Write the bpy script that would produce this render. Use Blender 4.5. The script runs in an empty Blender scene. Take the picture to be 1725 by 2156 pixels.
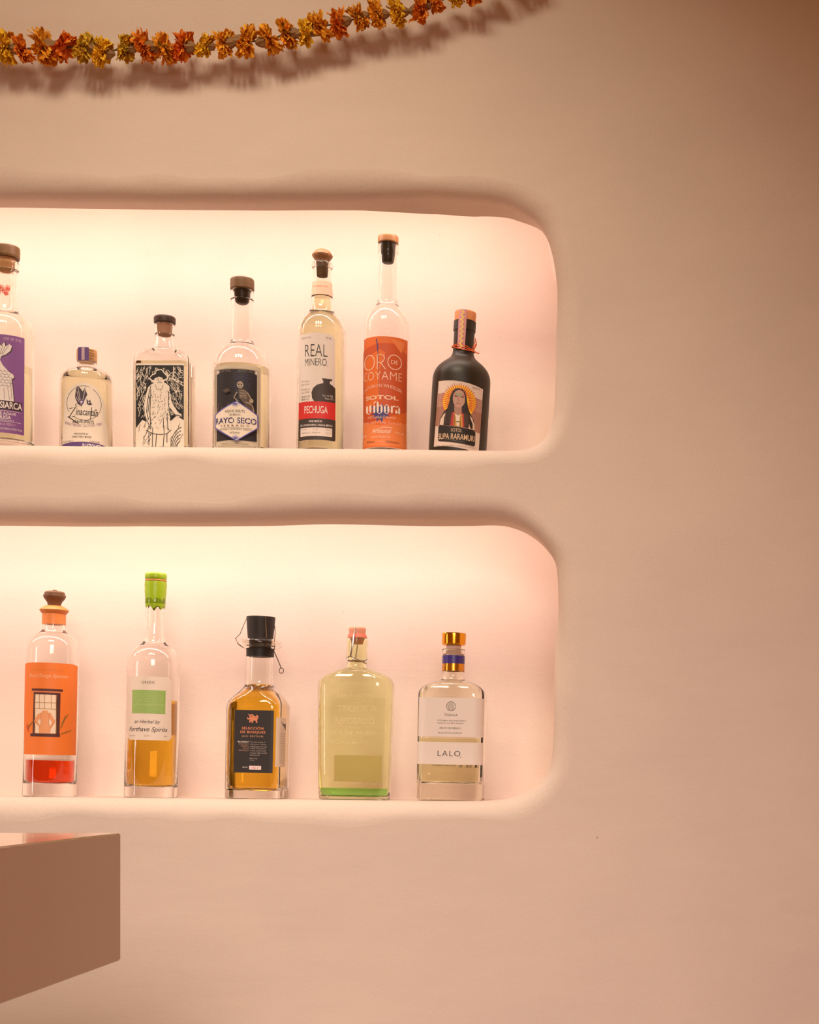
import bpy, bmesh, math, random
from mathutils import Vector, Matrix
from mathutils.geometry import tessellate_polygon

PI = math.pi
scene = bpy.context.scene
COL = scene.collection

# ------------------------------------------------------------------ camera
# photograph 1725 x 2156; eye level (principal point) at pixel (1325, 1631)
FPX, D, CX, CY, CZ = 3080.0, 2.2, 1325.0, 1631.0, 1.155
cam = bpy.data.cameras.new('camera')
cam_o = bpy.data.objects.new('camera', cam)
COL.objects.link(cam_o)
cam.sensor_fit = 'HORIZONTAL'
cam.sensor_width = 36.0
cam.lens = FPX / 1725.0 * 36.0
cam.shift_x = (862.5 - CX) / 1725.0
cam.shift_y = (CY - 1078.0) / 1725.0
cam.clip_start = 0.05
cam_o.location = (0, -D, CZ)
cam_o.rotation_euler = (PI / 2, 0, 0)
scene.camera = cam_o

# ------------------------------------------------------------------ world, lights, exposure
world = bpy.data.worlds.new('world')
scene.world = world
world.use_nodes = True
bgn = world.node_tree.nodes['Background']
bgn.inputs['Color'].default_value = (1.0, 0.33, 0.05, 1)
bgn.inputs['Strength'].default_value = 0.21


def area(name, loc, target, sx, sy, power, color, spread=180):
    l = bpy.data.lights.new(name, 'AREA')
    l.shape = 'RECTANGLE'
    l.size, l.size_y = sx, sy
    l.energy = power
    l.color = color
    l.spread = math.radians(spread)
    o = bpy.data.objects.new(name, l)
    COL.objects.link(o)
    o.location = loc
    d = Vector(target) - Vector(loc)
    o.rotation_euler = d.to_track_quat('-Z', 'Y').to_euler()
    return o


WARM = (1.0, 0.87, 0.65)
# three small ceiling panels in a row above the bar (they throw the garland's shadow
# and show as three small windows on the bottle shoulders)
for k in range(3):
    area('ceiling_panel_light', (-0.92 + k * 0.30, -1.30, 3.02), (-0.72 + k * 0.06, 0, 0.80), 0.18, 0.40, 2.6, WARM, 88)
# broad fill added behind the camera to brighten the lower wall
area('front_fill_light', (0.3, -4.0, 2.1), (-0.4, 0, 0.5), 1.2, 0.8, 6.2, (1.0, 0.85, 0.80), 48)
# tall narrow window far to the left
area('window_light', (-2.5, -1.0, 1.38), (-0.72, 0.1, 1.26), 0.09, 0.62, 4.4, (1.0, 0.92, 0.86))

scene.view_settings.view_transform = 'Standard'
scene.view_settings.look = 'None'
scene.view_settings.exposure = 0.0
scene.view_settings.gamma = 1.0
scene.view_settings.use_curve_mapping = False
cy = scene.cycles
cy.max_bounces = 16
cy.transmission_bounces = 16
cy.transparent_max_bounces = 16
cy.glossy_bounces = 6
cy.diffuse_bounces = 5
cy.sample_clamp_indirect = 4.0
cy.blur_glossy = 0.5
cy.use_denoising = True

# ------------------------------------------------------------------ helpers


def tag(o, label=None, cat=None, group=None, kind=None):
    if label: o['label'] = label
    if cat: o['category'] = cat
    if group: o['group'] = group
    if kind: o['kind'] = kind
    return o


def P(px, py, y=0.0):
    """world point seen at photo pixel (px,py) when it lies at depth y"""
    k = (D + y) / FPX
    return Vector(((px - CX) * k, y, CZ + (CY - py) * k))


def lin(c):
    return tuple(((v / 255.0) / 12.92 if v / 255.0 <= 0.04045 else ((v / 255.0 + 0.055) / 1.055) ** 2.4) for v in c)


_mats = {}


def mat(name, rgb, rough=0.6, metal=0.0, spec=0.5, noise=0.0, nscale=60, bump=0.0, coat=0.0):
    if name in _mats: return _mats[name]
    m = bpy.data.materials.new(name)
    m.use_nodes = True
    nt = m.node_tree
    b = nt.nodes['Principled BSDF']
    c = lin(rgb)
    b.inputs['Base Color'].default_value = (*c, 1)
    b.inputs['Roughness'].default_value = rough
    b.inputs['Metallic'].default_value = metal
    b.inputs['Specular IOR Level'].default_value = spec
    b.inputs['Coat Weight'].default_value = coat
    if noise or bump:
        tc = nt.nodes.new('ShaderNodeTexCoord')
        n = nt.nodes.new('ShaderNodeTexNoise')
        n.inputs['Scale'].default_value = nscale
        n.inputs['Detail'].default_value = 6
        nt.links.new(tc.outputs['Object'], n.inputs['Vector'])
        if noise:
            mx = nt.nodes.new('ShaderNodeMix'); mx.data_type = 'RGBA'
            mx.inputs[6].default_value = (*[v * (1 - noise) for v in c], 1)
            mx.inputs[7].default_value = (*[min(1, v * (1 + noise)) for v in c], 1)
            nt.links.new(n.outputs['Fac'], mx.inputs[0])
            nt.links.new(mx.outputs[2], b.inputs['Base Color'])
        if bump:
            bp = nt.nodes.new('ShaderNodeBump')
            bp.inputs['Strength'].default_value = 1.0
            bp.inputs['Distance'].default_value = bump
            nt.links.new(n.outputs['Fac'], bp.inputs['Height'])
            nt.links.new(bp.outputs['Normal'], b.inputs['Normal'])
    _mats[name] = m
    return m


def glass(name, rgb, ior=1.45, rough=0.0):
    if name in _mats: return _mats[name]
    m = bpy.data.materials.new(name)
    m.use_nodes = True
    b = m.node_tree.nodes['Principled BSDF']
    b.inputs['Base Color'].default_value = (*rgb, 1)
    b.inputs['Roughness'].default_value = rough
    b.inputs['IOR'].default_value = ior
    b.inputs['Transmission Weight'].default_value = 1.0
    _mats[name] = m
    return m


def link_mesh(name, me, mats, parent=None, smooth=True, sharp=32):
    o = bpy.data.objects.new(name, me)
    COL.objects.link(o)
    for m in (mats if isinstance(mats, (list, tuple)) else [mats]):
        me.materials.append(m)
    if smooth:
        me.polygons.foreach_set('use_smooth', [True] * len(me.polygons))
        me.set_sharp_from_angle(angle=math.radians(sharp))
    if parent is not None: o.parent = parent
    return o


def from_bm(name, bm, mats, parent=None, smooth=True, sharp=32, recalc=True):
    if recalc: bmesh.ops.recalc_face_normals(bm, faces=bm.faces)
    me = bpy.data.meshes.new(name)
    bm.to_mesh(me)
    bm.free()
    return link_mesh(name, me, mats, parent, smooth, sharp)


def section(a, b, r, n=12):
    """rounded rectangle, 4 corners x n points, starting at front centre going to +x"""
    r = min(r, a, b)
    pts = []
    for (sx, sy, a0) in ((1, -1, -PI / 2), (1, 1, 0), (-1, 1, PI / 2), (-1, -1, PI)):
        for k in range(n):
            t = a0 + (PI / 2) * k / (n - 1) if r < min(a, b) - 1e-6 else a0 + (PI / 2) * (k + 0.5) / n
            pts.append((sx * (a - r) + r * math.cos(t), sy * (b - r) + r * math.sin(t)))
    return pts


def loft(bm, rings, cap0=True, cap1=True, n=12, x0=0.0, y0=0.0):
    prev = None
    first = None
    for (z, a, b, r) in rings:
        vs = [bm.verts.new((x + x0, y + y0, z)) for x, y in section(a, b, r, n)]
        if prev:
            for i in range(len(vs)):
                j = (i + 1) % len(vs)
                bm.faces.new((prev[i], prev[j], vs[j], vs[i]))
        else: first = vs
        prev = vs
    if cap0: bm.faces.new(list(reversed(first)))
    if cap1: bm.faces.new(prev)


def tube(bm, pts, rad, seg=6, closed=False):
    pts = [Vector(p) for p in pts]
    n = len(pts)
    prev = None
    rings = []
    up = Vector((0.13, 0.31, 0.94))
    for i, p in enumerate(pts):
        if closed: d = pts[(i + 1) % n] - pts[(i - 1) % n]
        else: d = pts[min(i + 1, n - 1)] - pts[max(i - 1, 0)]
        d.normalize()
        u = d.cross(up)
        if u.length < 1e-3: u = d.cross(Vector((1, 0, 0)))
        u.normalize()
        w = d.cross(u)
        rr = rad(i / max(1, n - 1)) if callable(rad) else rad
        rings.append([bm.verts.new(p + u * math.cos(2 * PI * k / seg) * rr + w * math.sin(2 * PI * k / seg) * rr) for k in range(seg)])
    m = n if closed else n - 1
    for i in range(m):
        A, B = rings[i], rings[(i + 1) % n]
        for k in range(seg):
            bm.faces.new((A[k], A[(k + 1) % seg], B[(k + 1) % seg], B[k]))
    if not closed:
        bm.faces.new(list(reversed(rings[0])))
        bm.faces.new(rings[-1])


def catmull(pts, n):
    out = []
    m = len(pts)
    for i in range(m - 1):
        p0, p1, p2, p3 = pts[max(i - 1, 0)], pts[i], pts[i + 1], pts[min(i + 2, m - 1)]
        for k in range(n):
            t = k / n
            out.append(tuple(0.5 * ((2 * b) + (c - a) * t + (2 * a - 5 * b + 4 * c - d) * t * t + (3 * b - a - 3 * c + d) * t ** 3)
                             for a, b, c, d in zip(p0, p1, p2, p3)))
    out.append(tuple(pts[-1]))
    return out


def resample(pts, n):
    L = [0.0]
    for a, b in zip(pts, pts[1:]): L.append(L[-1] + math.hypot(b[0] - a[0], b[1] - a[1]))
    out = []
    j = 0
    for k in range(n):
        s = L[-1] * k / (n - 1)
        while j < len(L) - 2 and L[j + 1] < s: j += 1
        t = (s - L[j]) / max(1e-9, L[j + 1] - L[j])
        out.append((pts[j][0] + (pts[j + 1][0] - pts[j][0]) * t, pts[j][1] + (pts[j + 1][1] - pts[j][1]) * t))
    return out


def interp(x, tab):
    if x <= tab[0][0]: return tab[0][1]
    for (x0, y0), (x1, y1) in zip(tab, tab[1:]):
        if x <= x1: return y0 + (y1 - y0) * (x - x0) / (x1 - x0)
    return tab[-1][1]


def backlit_paper(name, rgb):
    m = bpy.data.materials.new(name); m.use_nodes = True
    nt = m.node_tree; nt.nodes.remove(nt.nodes['Principled BSDF'])
    a = nt.nodes.new('ShaderNodeBsdfTranslucent'); b = nt.nodes.new('ShaderNodeBsdfDiffuse'); mx = nt.nodes.new('ShaderNodeMixShader')
    a.inputs['Color'].default_value = b.inputs['Color'].default_value = (*lin(rgb), 1)
    mx.inputs[0].default_value = 0.65
    nt.links.new(b.outputs[0], mx.inputs[1]); nt.links.new(a.outputs[0], mx.inputs[2])
    nt.links.new(mx.outputs[0], nt.nodes['Material Output'].inputs['Surface'])
    return m


# ------------------------------------------------------------------ plaster
def plaster(name, rgb, stain):
    m = bpy.data.materials.new(name)
    m.use_nodes = True
    nt = m.node_tree
    N, L = nt.nodes, nt.links
    b = N['Principled BSDF']
    b.inputs['Roughness'].default_value = 0.62
    b.inputs['Specular IOR Level'].default_value = 0.35
    tc = N.new('ShaderNodeTexCoord')

    def noise(scale, detail, rough=0.55, mapping=None):
        n = N.new('ShaderNodeTexNoise')
        n.inputs['Scale'].default_value = scale
        n.inputs['Detail'].default_value = detail
        n.inputs['Roughness'].default_value = rough
        if mapping:
            mp = N.new('ShaderNodeMapping')
            mp.inputs['Scale'].default_value = mapping
            L.new(tc.outputs['Object'], mp.inputs['Vector'])
            L.new(mp.outputs['Vector'], n.inputs['Vector'])
        else:
            L.new(tc.outputs['Object'], n.inputs['Vector'])
        return n
    n1 = noise(3.2, 5, mapping=(1, 1, 1.7))
    n2 = noise(520, 2)
    n3 = noise(14, 6, mapping=(0.55, 1, 1.6))
    mx = N.new('ShaderNodeMix'); mx.data_type = 'RGBA'
    c = lin(rgb); c2 = lin(stain)
    mx.inputs[6].default_value = (*c2, 1)
    mx.inputs[7].default_value = (*c, 1)
    rp = N.new('ShaderNodeMapRange')
    rp.inputs['From Min'].default_value = 0.35; rp.inputs['From Max'].default_value = 0.65
    L.new(n1.outputs['Fac'], rp.inputs['Value'])
    L.new(rp.outputs['Result'], mx.inputs[0])
    # rare dark pits in the plaster
    vo = N.new('ShaderNodeTexVoronoi')
    vo.inputs['Scale'].default_value = 11
    vo.inputs['Randomness'].default_value = 1.0
    L.new(tc.outputs['Object'], vo.inputs['Vector'])
    wn = N.new('ShaderNodeTexWhiteNoise')
    L.new(vo.outputs['Position'], wn.inputs['Vector'])
    thr = N.new('ShaderNodeMath'); thr.operation = 'MULTIPLY'; thr.inputs[1].default_value = 0.022
    L.new(wn.outputs['Value'], thr.inputs[0])
    lt = N.new('ShaderNodeMath'); lt.operation = 'LESS_THAN'
    L.new(vo.outputs['Distance'], lt.inputs[0]); L.new(thr.outputs[0], lt.inputs[1])
    sc_ = N.new('ShaderNodeMath'); sc_.operation = 'MULTIPLY'; sc_.inputs[1].default_value = 0.45
    L.new(lt.outputs[0], sc_.inputs[0])
    mx2 = N.new('ShaderNodeMix'); mx2.data_type = 'RGBA'
    L.new(sc_.outputs[0], mx2.inputs[0])
    L.new(mx.outputs[2], mx2.inputs[6])
    mx2.inputs[7].default_value = (*[v * 0.35 for v in c], 1)
    # fine sandy mottling of the colour
    fm = N.new('ShaderNodeMapRange')
    fm.inputs['To Min'].default_value = 0.95; fm.inputs['To Max'].default_value = 1.05
    fm.inputs['From Min'].default_value = 0.3; fm.inputs['From Max'].default_value = 0.7
    L.new(n2.outputs['Fac'], fm.inputs['Value'])
    mul = N.new('ShaderNodeVectorMath'); mul.operation = 'MULTIPLY'
    L.new(mx2.outputs[2], mul.inputs[0]); L.new(fm.outputs['Result'], mul.inputs[1])
    L.new(mul.outputs[0], b.inputs['Base Color'])
    # relief: trowel waves + grain
    a1 = N.new('ShaderNodeMath'); a1.operation = 'MULTIPLY'; a1.inputs[1].default_value = 0.0015
    L.new(n3.outputs['Fac'], a1.inputs[0])
    a2 = N.new('ShaderNodeMath'); a2.operation = 'MULTIPLY_ADD'; a2.inputs[1].default_value = 0.00008
    L.new(n2.outputs['Fac'], a2.inputs[0]); L.new(a1.outputs[0], a2.inputs[2])
    a3 = N.new('ShaderNodeMath'); a3.operation = 'MULTIPLY_ADD'; a3.inputs[1].default_value = -0.001
    L.new(lt.outputs[0], a3.inputs[0]); L.new(a2.outputs[0], a3.inputs[2])
    bp = N.new('ShaderNodeBump')
    bp.inputs['Strength'].default_value = 0.8
    bp.inputs['Distance'].default_value = 1.0
    L.new(a3.outputs[0], bp.inputs['Height'])
    L.new(bp.outputs['Normal'], b.inputs['Normal'])
    return m


M_WALL = plaster('limewashed_plaster', (228, 208, 193), (222, 202, 189))

# ------------------------------------------------------------------ wall with two lit niches
R_NOSE, Y_LIP, DEPTH = 0.030, 0.056, 0.25


def niche_outline(top, right, bottom):
    """closed clockwise list in photo pixels: top left->right, right side, bottom right->left, left end"""
    xl = -760
    yt, yb = top[0][1], bottom[-1][1]
    left = [(xl + 130, yb), (xl + 60, yb - 12), (xl + 15, yb - 60), (xl, yb - 160), (xl, yt + 170),
            (xl + 15, yt + 70), (xl + 70, yt + 12)]
    pts = [(xl + 150, yt)] + top + right + bottom + left + [(xl + 150, yt)]
    return pts


UP_TOP = [(-300, 425), (0, 424), (200, 427), (500, 430), (700, 426), (900, 424), (970, 428), (1025, 431), (1067, 438), (1095, 450), (1123, 466)]
UP_RIGHT = [(1142, 483), (1156, 511), (1167, 553), (1173, 603), (1174, 644), (1171, 714), (1170, 797), (1167, 867), (1159, 903), (1139, 934)]
UP_BOT = [(1109, 947), (1067, 950), (1000, 949.5), (800, 947), (400, 943), (0, 939), (-300, 938)]
LO_TOP = [(-300, 1096), (0, 1099), (180, 1102), (360, 1102), (560, 1099), (700, 1094), (900, 1096), (1030, 1096), (1082, 1105), (1127, 1130)]
LO_RIGHT = [(1160, 1167), (1173, 1200), (1176, 1287), (1169, 1385), (1166, 1547), (1159, 1612), (1140, 1645)]
LO_BOT = [(1095, 1674), (1030, 1686), (900, 1687), (600, 1684), (300, 1681), (0, 1678), (-300, 1678)]
UP_LIP = [(-700, 12), (0, 13), (500, 13), (760, 18), (900, 27), (1000, 27), (1056, 22), (1095, 17), (1123, 11), (1145, 4), (1160, 0)]
LO_LIP = [(-700, 8), (0, 8), (300, 6), (500, 8), (900, 12), (1000, 12), (1053, 9), (1127, 5), (1156, 2), (1165, 0)]


def build_niche(pts, lip, seed, raise_m):
    rnd = random.Random(seed)
    N = 300
    ol = resample(catmull(pts, 8), N + 1)[:-1]
    # hand-made waviness of the rounding
    ph = [rnd.uniform(0, 6.28) for _ in range(5)]
    rings = []
    nor = []
    for i in range(N):
        a, b = ol[i - 1], ol[(i + 1) % N]
        t = Vector((b[0] - a[0], b[1] - a[1])).normalized()
        nor.append(Vector((t.y, -t.x)))     # clockwise in y-down pixels: outward
    base = [P(x, y, R_NOSE) for x, y in ol]
    yc = sum(p[1] for p in ol) / N
    K = 9
    for k in range(K + 1):
        t = (PI / 2) * k / K
        ring = []
        for i in range(N):
            s = 2 * PI * i / N
            w = 1 + 0.13 * math.sin(7 * s + ph[0]) + 0.11 * math.sin(13 * s + ph[1]) + 0.07 * math.sin(29 * s + ph[2])
            r = R_NOSE * 1.05 * w
            off = r * (1 - math.sin(t))
            y = R_NOSE * (1 - math.cos(t))
            ring.append(base[i] + Vector((nor[i].x * off, 0, -nor[i].y * off)) + Vector((0, y - R_NOSE, 0)))
        rings.append(ring)
    far, cove, back = [], [], []
    for i in range(N):
        x, y = ol[i]
        istop = nor[i].y < -0.2
        d = interp(x, lip) if nor[i].y < 0 else 0.0
        p = P(x, y + d, Y_LIP) if istop or d > 0 else Vector((base[i].x, Y_LIP, base[i].z))
        if not istop and d > 0: p = Vector((base[i].x, Y_LIP, p.z))
        far.append(p)
        w = max(0.0, min(1.0, (-nor[i].y - 0.35) / 0.5)) if x > 0 else (1.0 if nor[i].y < -0.5 else 0.0)
        w = w * w * (3 - 2 * w)
        cove.append(p + Vector((0, 0.004, raise_m * w)))
        back.append(Vector((p.x, DEPTH, p.z + raise_m * w)))
    return rings, far, cove, back


niches = [(build_niche(niche_outline(UP_TOP, UP_RIGHT, UP_BOT), UP_LIP, 3, 0.085)),
          (build_niche(niche_outline(LO_TOP, LO_RIGHT, LO_BOT), LO_LIP, 8, 0.075))]

bm = bmesh.new()
x0, x1, z0, z1 = -2.9, 1.7, 0.0, 2.9
corner = [bm.verts.new((x, 0, z)) for x, z in ((x0, z0), (x1, z0), (x1, z1), (x0, z1))]
edges = [bm.edges.new((corner[i], corner[(i + 1) % 4])) for i in range(4)]
for rings, far, cove, back in niches:
    prev = [bm.verts.new(p) for p in rings[0]]
    edges += [bm.edges.new((prev[i], prev[(i + 1) % len(prev)])) for i in range(len(prev))]
bmesh.ops.triangle_fill(bm, use_beauty=True, use_dissolve=False, edges=edges)
for f in bm.faces:
    if f.normal.y > 0: f.normal_flip()
wall_back = from_bm('wall_back', bm, M_WALL, smooth=False, recalc=False)
tag(wall_back, kind='structure')

for rings, far, cove, back in niches:
    bm = bmesh.new()
    prev = None
    for ring in rings + [far]:
        vs = [bm.verts.new(p) for p in ring]
        if prev:
            for i in range(len(vs)):
                j = (i + 1) % len(vs)
                bm.faces.new((prev[i], vs[i], vs[j], prev[j]))
        prev = vs
    from_bm('niche_rim', bm, M_WALL, wall_back, sharp=60, recalc=False)
    bm = bmesh.new()
    prev = None
    for ring in (far, cove, back):
        vs = [bm.verts.new(p) for p in ring]
        if prev:
            for i in range(len(vs)):
                j = (i + 1) % len(vs)
                bm.faces.new((prev[i], vs[i], vs[j], prev[j]))
        prev = vs
    bmesh.ops.triangle_fill(bm, use_beauty=True, use_dissolve=False,
                            edges=[bm.edges.get((prev[i], prev[(i + 1) % len(prev)])) for i in range(len(prev))])
    from_bm('niche_interior', bm, M_WALL, wall_back, sharp=40, recalc=False)

# floor of the room
bm = bmesh.new()
bmesh.ops.create_grid(bm, x_segments=1, y_segments=1, size=1)
for v in bm.verts: v.co = Vector((v.co.x * 2.3 - 0.6, v.co.y * 2.6 - 2.55, 0))
tag(from_bm('floor', bm, mat('floor_screed', (216, 186, 156), 0.55, noise=0.08, nscale=9), smooth=False), kind='structure')

# LED strips hidden in the cove above each niche
LED_COL = (1.0, 0.80, 0.72)


def led_strip(py, zoff, power):
    xa, xb = P(-600, py, 0.07).x, P(1085, py, 0.07).x
    z = P(0, py, Y_LIP).z + zoff
    bm = bmesh.new()
    bmesh.ops.create_cube(bm, size=1)
    for v in bm.verts: v.co = Vector((v.co.x * (xb - xa) + (xa + xb) / 2, v.co.y * 0.002 + 0.0605, v.co.z * 0.012 + z))
    from_bm('led_strip', bm, mat('strip_backing', (235, 225, 210), 0.5), wall_back, smooth=False)
    l = bpy.data.lights.new('led_strip_light', 'AREA')
    l.shape = 'RECTANGLE'; l.size = xb - xa; l.size_y = 0.010
    l.energy = power; l.color = LED_COL
    o = bpy.data.objects.new('led_strip_light', l)
    COL.objects.link(o)
    o.location = ((xa + xb) / 2, 0.064, z)
    # local -Z points back and down into the niche; the long side stays along X
    ang = math.atan2(0.54, 0.84)
    o.rotation_euler = (ang, 0, 0)
    # single diodes, each a small lit square
    bm = bmesh.new()
    n = int((xb - xa) / 0.014)
    for i in range(n):
        x = xa + (xb - xa) * (i + 0.5) / n
        vs = [bm.verts.new((x + dx, 0.0622, z + dz)) for dx, dz in ((-.0025, -.0025), (.0025, -.0025), (.0025, .0025), (-.0025, .0025))]
        bm.faces.new(vs)
    m = bpy.data.materials.get('diode_glow')
    if not m:
        m = bpy.data.materials.new('diode_glow'); m.use_nodes = True
        b = m.node_tree.nodes['Principled BSDF']
        b.inputs['Emission Color'].default_value = (1, 0.82, 0.6, 1)
        b.inputs['Emission Strength'].default_value = 18
    tag(from_bm('diodes', bm, m, wall_back, smooth=False), kind='stuff')


led_strip(442, 0.045, 3.6)
led_strip(1107, 0.040, 3.3)

# ------------------------------------------------------------------ counter (foreground, lower left)
ctr = bpy.data.objects.new('bar_counter', None)
COL.objects.link(ctr)
LC = 1.384           # distance of its far end from the camera
ks = FPX / LC
ctop = CZ - (1753.5 - CY) / ks
cthk = (2022 - 1753.5) / ks
cx1 = (254.5 - CX) / ks
ctr.location = (cx1 - 0.7, -D + LC - 0.5, 0)
tag(ctr, 'brown lacquered bar counter end with glossy top at lower left, in front of wall', 'counter')
M_CTR = mat('taupe_lacquer', (194, 154, 124), 0.08, spec=0.5, noise=0.04, nscale=300, coat=0.0)


def box_part(name, xa, xb, ya, yb, za, zb, m, parent, bev=0.0014):
    bm = bmesh.new()
    bmesh.ops.create_cube(bm, size=1)
    for v in bm.verts:
        v.co = Vector((xa + (v.co.x + .5) * (xb - xa), ya + (v.co.y + .5) * (yb - ya), za + (v.co.z + .5) * (zb - za))) - parent.location
    bmesh.ops.bevel(bm, geom=list(bm.edges), offset=bev, segments=3, affect='EDGES')
    return from_bm(name, bm, m, parent, sharp=50)


yfar = -D + LC
box_part('worktop', cx1 - 1.4, cx1, yfar - 1.0, yfar, ctop - cthk, ctop, M_CTR, ctr)
box_part('base', cx1 - 1.25, cx1 - 0.17, yfar - 0.95, yfar - 0.14, 0, ctop - cthk, mat('counter_base', (150, 118, 98), 0.6), ctr)

# ------------------------------------------------------------------ bottles
YB = 0.105                 # depth of the bottle axes inside the niche
S = FPX / (D + YB)         # pixels per metre there


def shelf_z(px, row):
    if row == 'up': return P(px, interp(px, sorted(UP_BOT)), R_NOSE).z
    return P(px, interp(px, sorted(LO_BOT)), R_NOSE).z


class Bottle:
    def __init__(self, cx, row, lean, label, body, yaw=0.0, dy=0.0):
        """cx: photo x of the base centre; body=(a,b,r) px of the body section"""
        self.cx, self.row = cx, row
        self.tl = math.tan(math.radians(lean))
        X = (cx - CX) / S
        z = shelf_z(cx, row) + 0.0004
        self.base_py = CY - (z - CZ) * S
        self.root = bpy.data.objects.new('bottle', None)
        COL.objects.link(self.root)
        self.root.location = (X, YB + dy, z)
        self.root.rotation_euler = (0, math.radians(lean), 0)
        tag(self.root, label, 'bottle', 'bottles on the upper shelf' if row == 'up' else 'bottles on the lower shelf')
        self.a, self.b, self.r = [v / S for v in body]
        self.r = min(self.r, self.a, self.b)
        # table  arc length -> photo x  for the visible front side
        tab = []
        q = self.a - self.r
        smax = q + self.r * PI / 2 + (self.b - self.r)
        n = 240
        for i in range(n + 1):
            s = -smax + 2 * smax * i / n
            x, y, nx, ny = self.surf(s)
            tab.append((CX + (X + x) * FPX / (D + YB + y), s))
        i0 = min(range(len(tab)), key=lambda i: tab[i][0]); i1 = max(range(len(tab)), key=lambda i: tab[i][0])
        self.tab = tab[i0:i1 + 1]
        self.yfront = YB - self.b

    def surf(self, s):
        """section point and normal at arc length s (0 = front centre, + to the right)"""
        sg = 1 if s >= 0 else -1
        s = abs(s)
        q, r, h = self.a - self.r, self.r, self.b - self.r
        if s <= q: x, y, nx, ny = s, -self.b, 0, -1
        elif s <= q + r * PI / 2:
            t = (s - q) / r
            x, y, nx, ny = q + r * math.sin(t), -h - r * math.cos(t), math.sin(t), -math.cos(t)
        elif s <= q + r * PI / 2 + 2 * h:
            x, y, nx, ny = self.a, -h + (s - q - r * PI / 2), 1, 0
        else:
            t = (s - q - r * PI / 2 - 2 * h) / r
            x, y, nx, ny = q + r * math.cos(t), h + r * math.sin(t), math.cos(t), math.sin(t)
        return sg * x, y, sg * nx, ny

    def z(self, py): return (self.base_py - py) / S

    def zf(self, py):
        """height of a photo row seen on the front surface"""
        Z = CZ + (CY - py) * (D + self.yfront) / FPX
        return Z - self.root.location.z

    def s(self, px, py):
        px = px - (self.base_py - py) * self.tl
        return interp(px, self.tab)

    def rings(self, segs, n=6):
        """segs: list of smooth runs, each a list of (py, a[,b,r]) px, from bottom to top"""
        out = []
        for seg in segs:
            full = []
            for p in seg:
                if len(p) == 2: full.append((self.z(p[0]), p[1] / S, p[1] / S, p[1] / S))
                else: full.append((self.z(p[0]), p[1] / S, p[2] / S, p[3] / S))
            if len(full) > 2: full = catmull(full, n)
            elif len(full) == 2:      # supporting rings keep the long wall's normals straight
                p, q = full
                k = min(0.3, 0.0012 / (abs(q[0] - p[0]) + 1e-6))
                full = [p] + [tuple(a + (b - a) * t for a, b in zip(p, q)) for t in (k, 0.5, 1 - k)] + [q]
            out += full
        return out

    def glass(self, segs, t, floor_py, m, name='glass_vessel', n=6):
        outer = self.rings(segs, n)
        zb = self.z(floor_py)
        z0, a0, b0, r0 = outer[0]
        rings = [(0.0012, a0 * 0.72, b0 * 0.72, r0 * 0.72), (0.0, a0 * 0.80, b0 * 0.80, r0 * 0.80), (0.0, a0 - 0.0025, b0 - 0.0025, max(r0 - 0.0025, 0.001)), (0.0008, a0 - 0.0007, b0 - 0.0007, r0), (0.0026, a0, b0, r0), (0.0042, a0, b0, r0)]
        rings += [o for o in outer if o[0] > 0.006]
        T = t / S
        inner = [(z, a - T, b - T, max(r - T, 0.0012)) for z, a, b, r in outer if z > zb + 0.006]
        tz, ta, tb, tr = rings[-1]
        rings.append((tz + 0.0006, ta - 0.0008, tb - 0.0008, tr - 0.0008))
        rings.append((tz + 0.0006, ta - T + 0.0008, tb - T + 0.0008, tr - T + 0.0008))
        rings += list(reversed(inner))
        _, ia, ib, ir = inner[0]
        rings.append((zb + 0.006, ia, ib, ir))
        rings.append((zb + 0.002, ia - 0.0012, ib - 0.0012, max(ir - 0.0012, 0.001)))
        rings.append((zb, ia - 0.005, ib - 0.005, max(ir - 0.005, 0.001)))
        self.inner = [(zb, ia - 0.005, ib - 0.005, max(ir - 0.005, 0.001)), (zb + 0.002, ia - 0.0012, ib - 0.0012, max(ir - 0.0012, 0.001)), (zb + 0.006, ia, ib, ir)] + inner
        bm = bmesh.new()
        loft(bm, rings)
        return from_bm(name, bm, m, self.root, sharp=35)

    def liquid(self, level_py, m):
        zl = self.z(level_py)
        g = 0.00025
        rs = [(z + (g if i == 0 else 0), a - g, b - g, max(r - g, 0.001)) for i, (z, a, b, r) in enumerate(self.inner) if z < zl - 0.0005]
        last = rs[-1]
        nxt = [q for q in self.inner if q[0] >= zl]
        if nxt:
            q = nxt[0]; t = (zl - last[0]) / (q[0] - last[0] + 1e-9)
            top = (zl, last[1] + (q[1] - g - last[1]) * t, last[2] + (q[2] - g - last[2]) * t, last[3] + (q[3] - g - last[3]) * t)
        else: top = (zl, *last[1:])
        rs.append(top)
        bm = bmesh.new()
        loft(bm, rs)
        return from_bm('liquid', bm, m, self.root, sharp=35)

    def lathe(self, name, segs, m, label=None, parent=None, n=5, seg=12, sharp=35):
        bm = bmesh.new()
        loft(bm, self.rings(segs, n), n=seg)
        o = from_bm(name, bm, m, parent or self.root, sharp=sharp)
        if label: o['label'] = label
        return o

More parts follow.
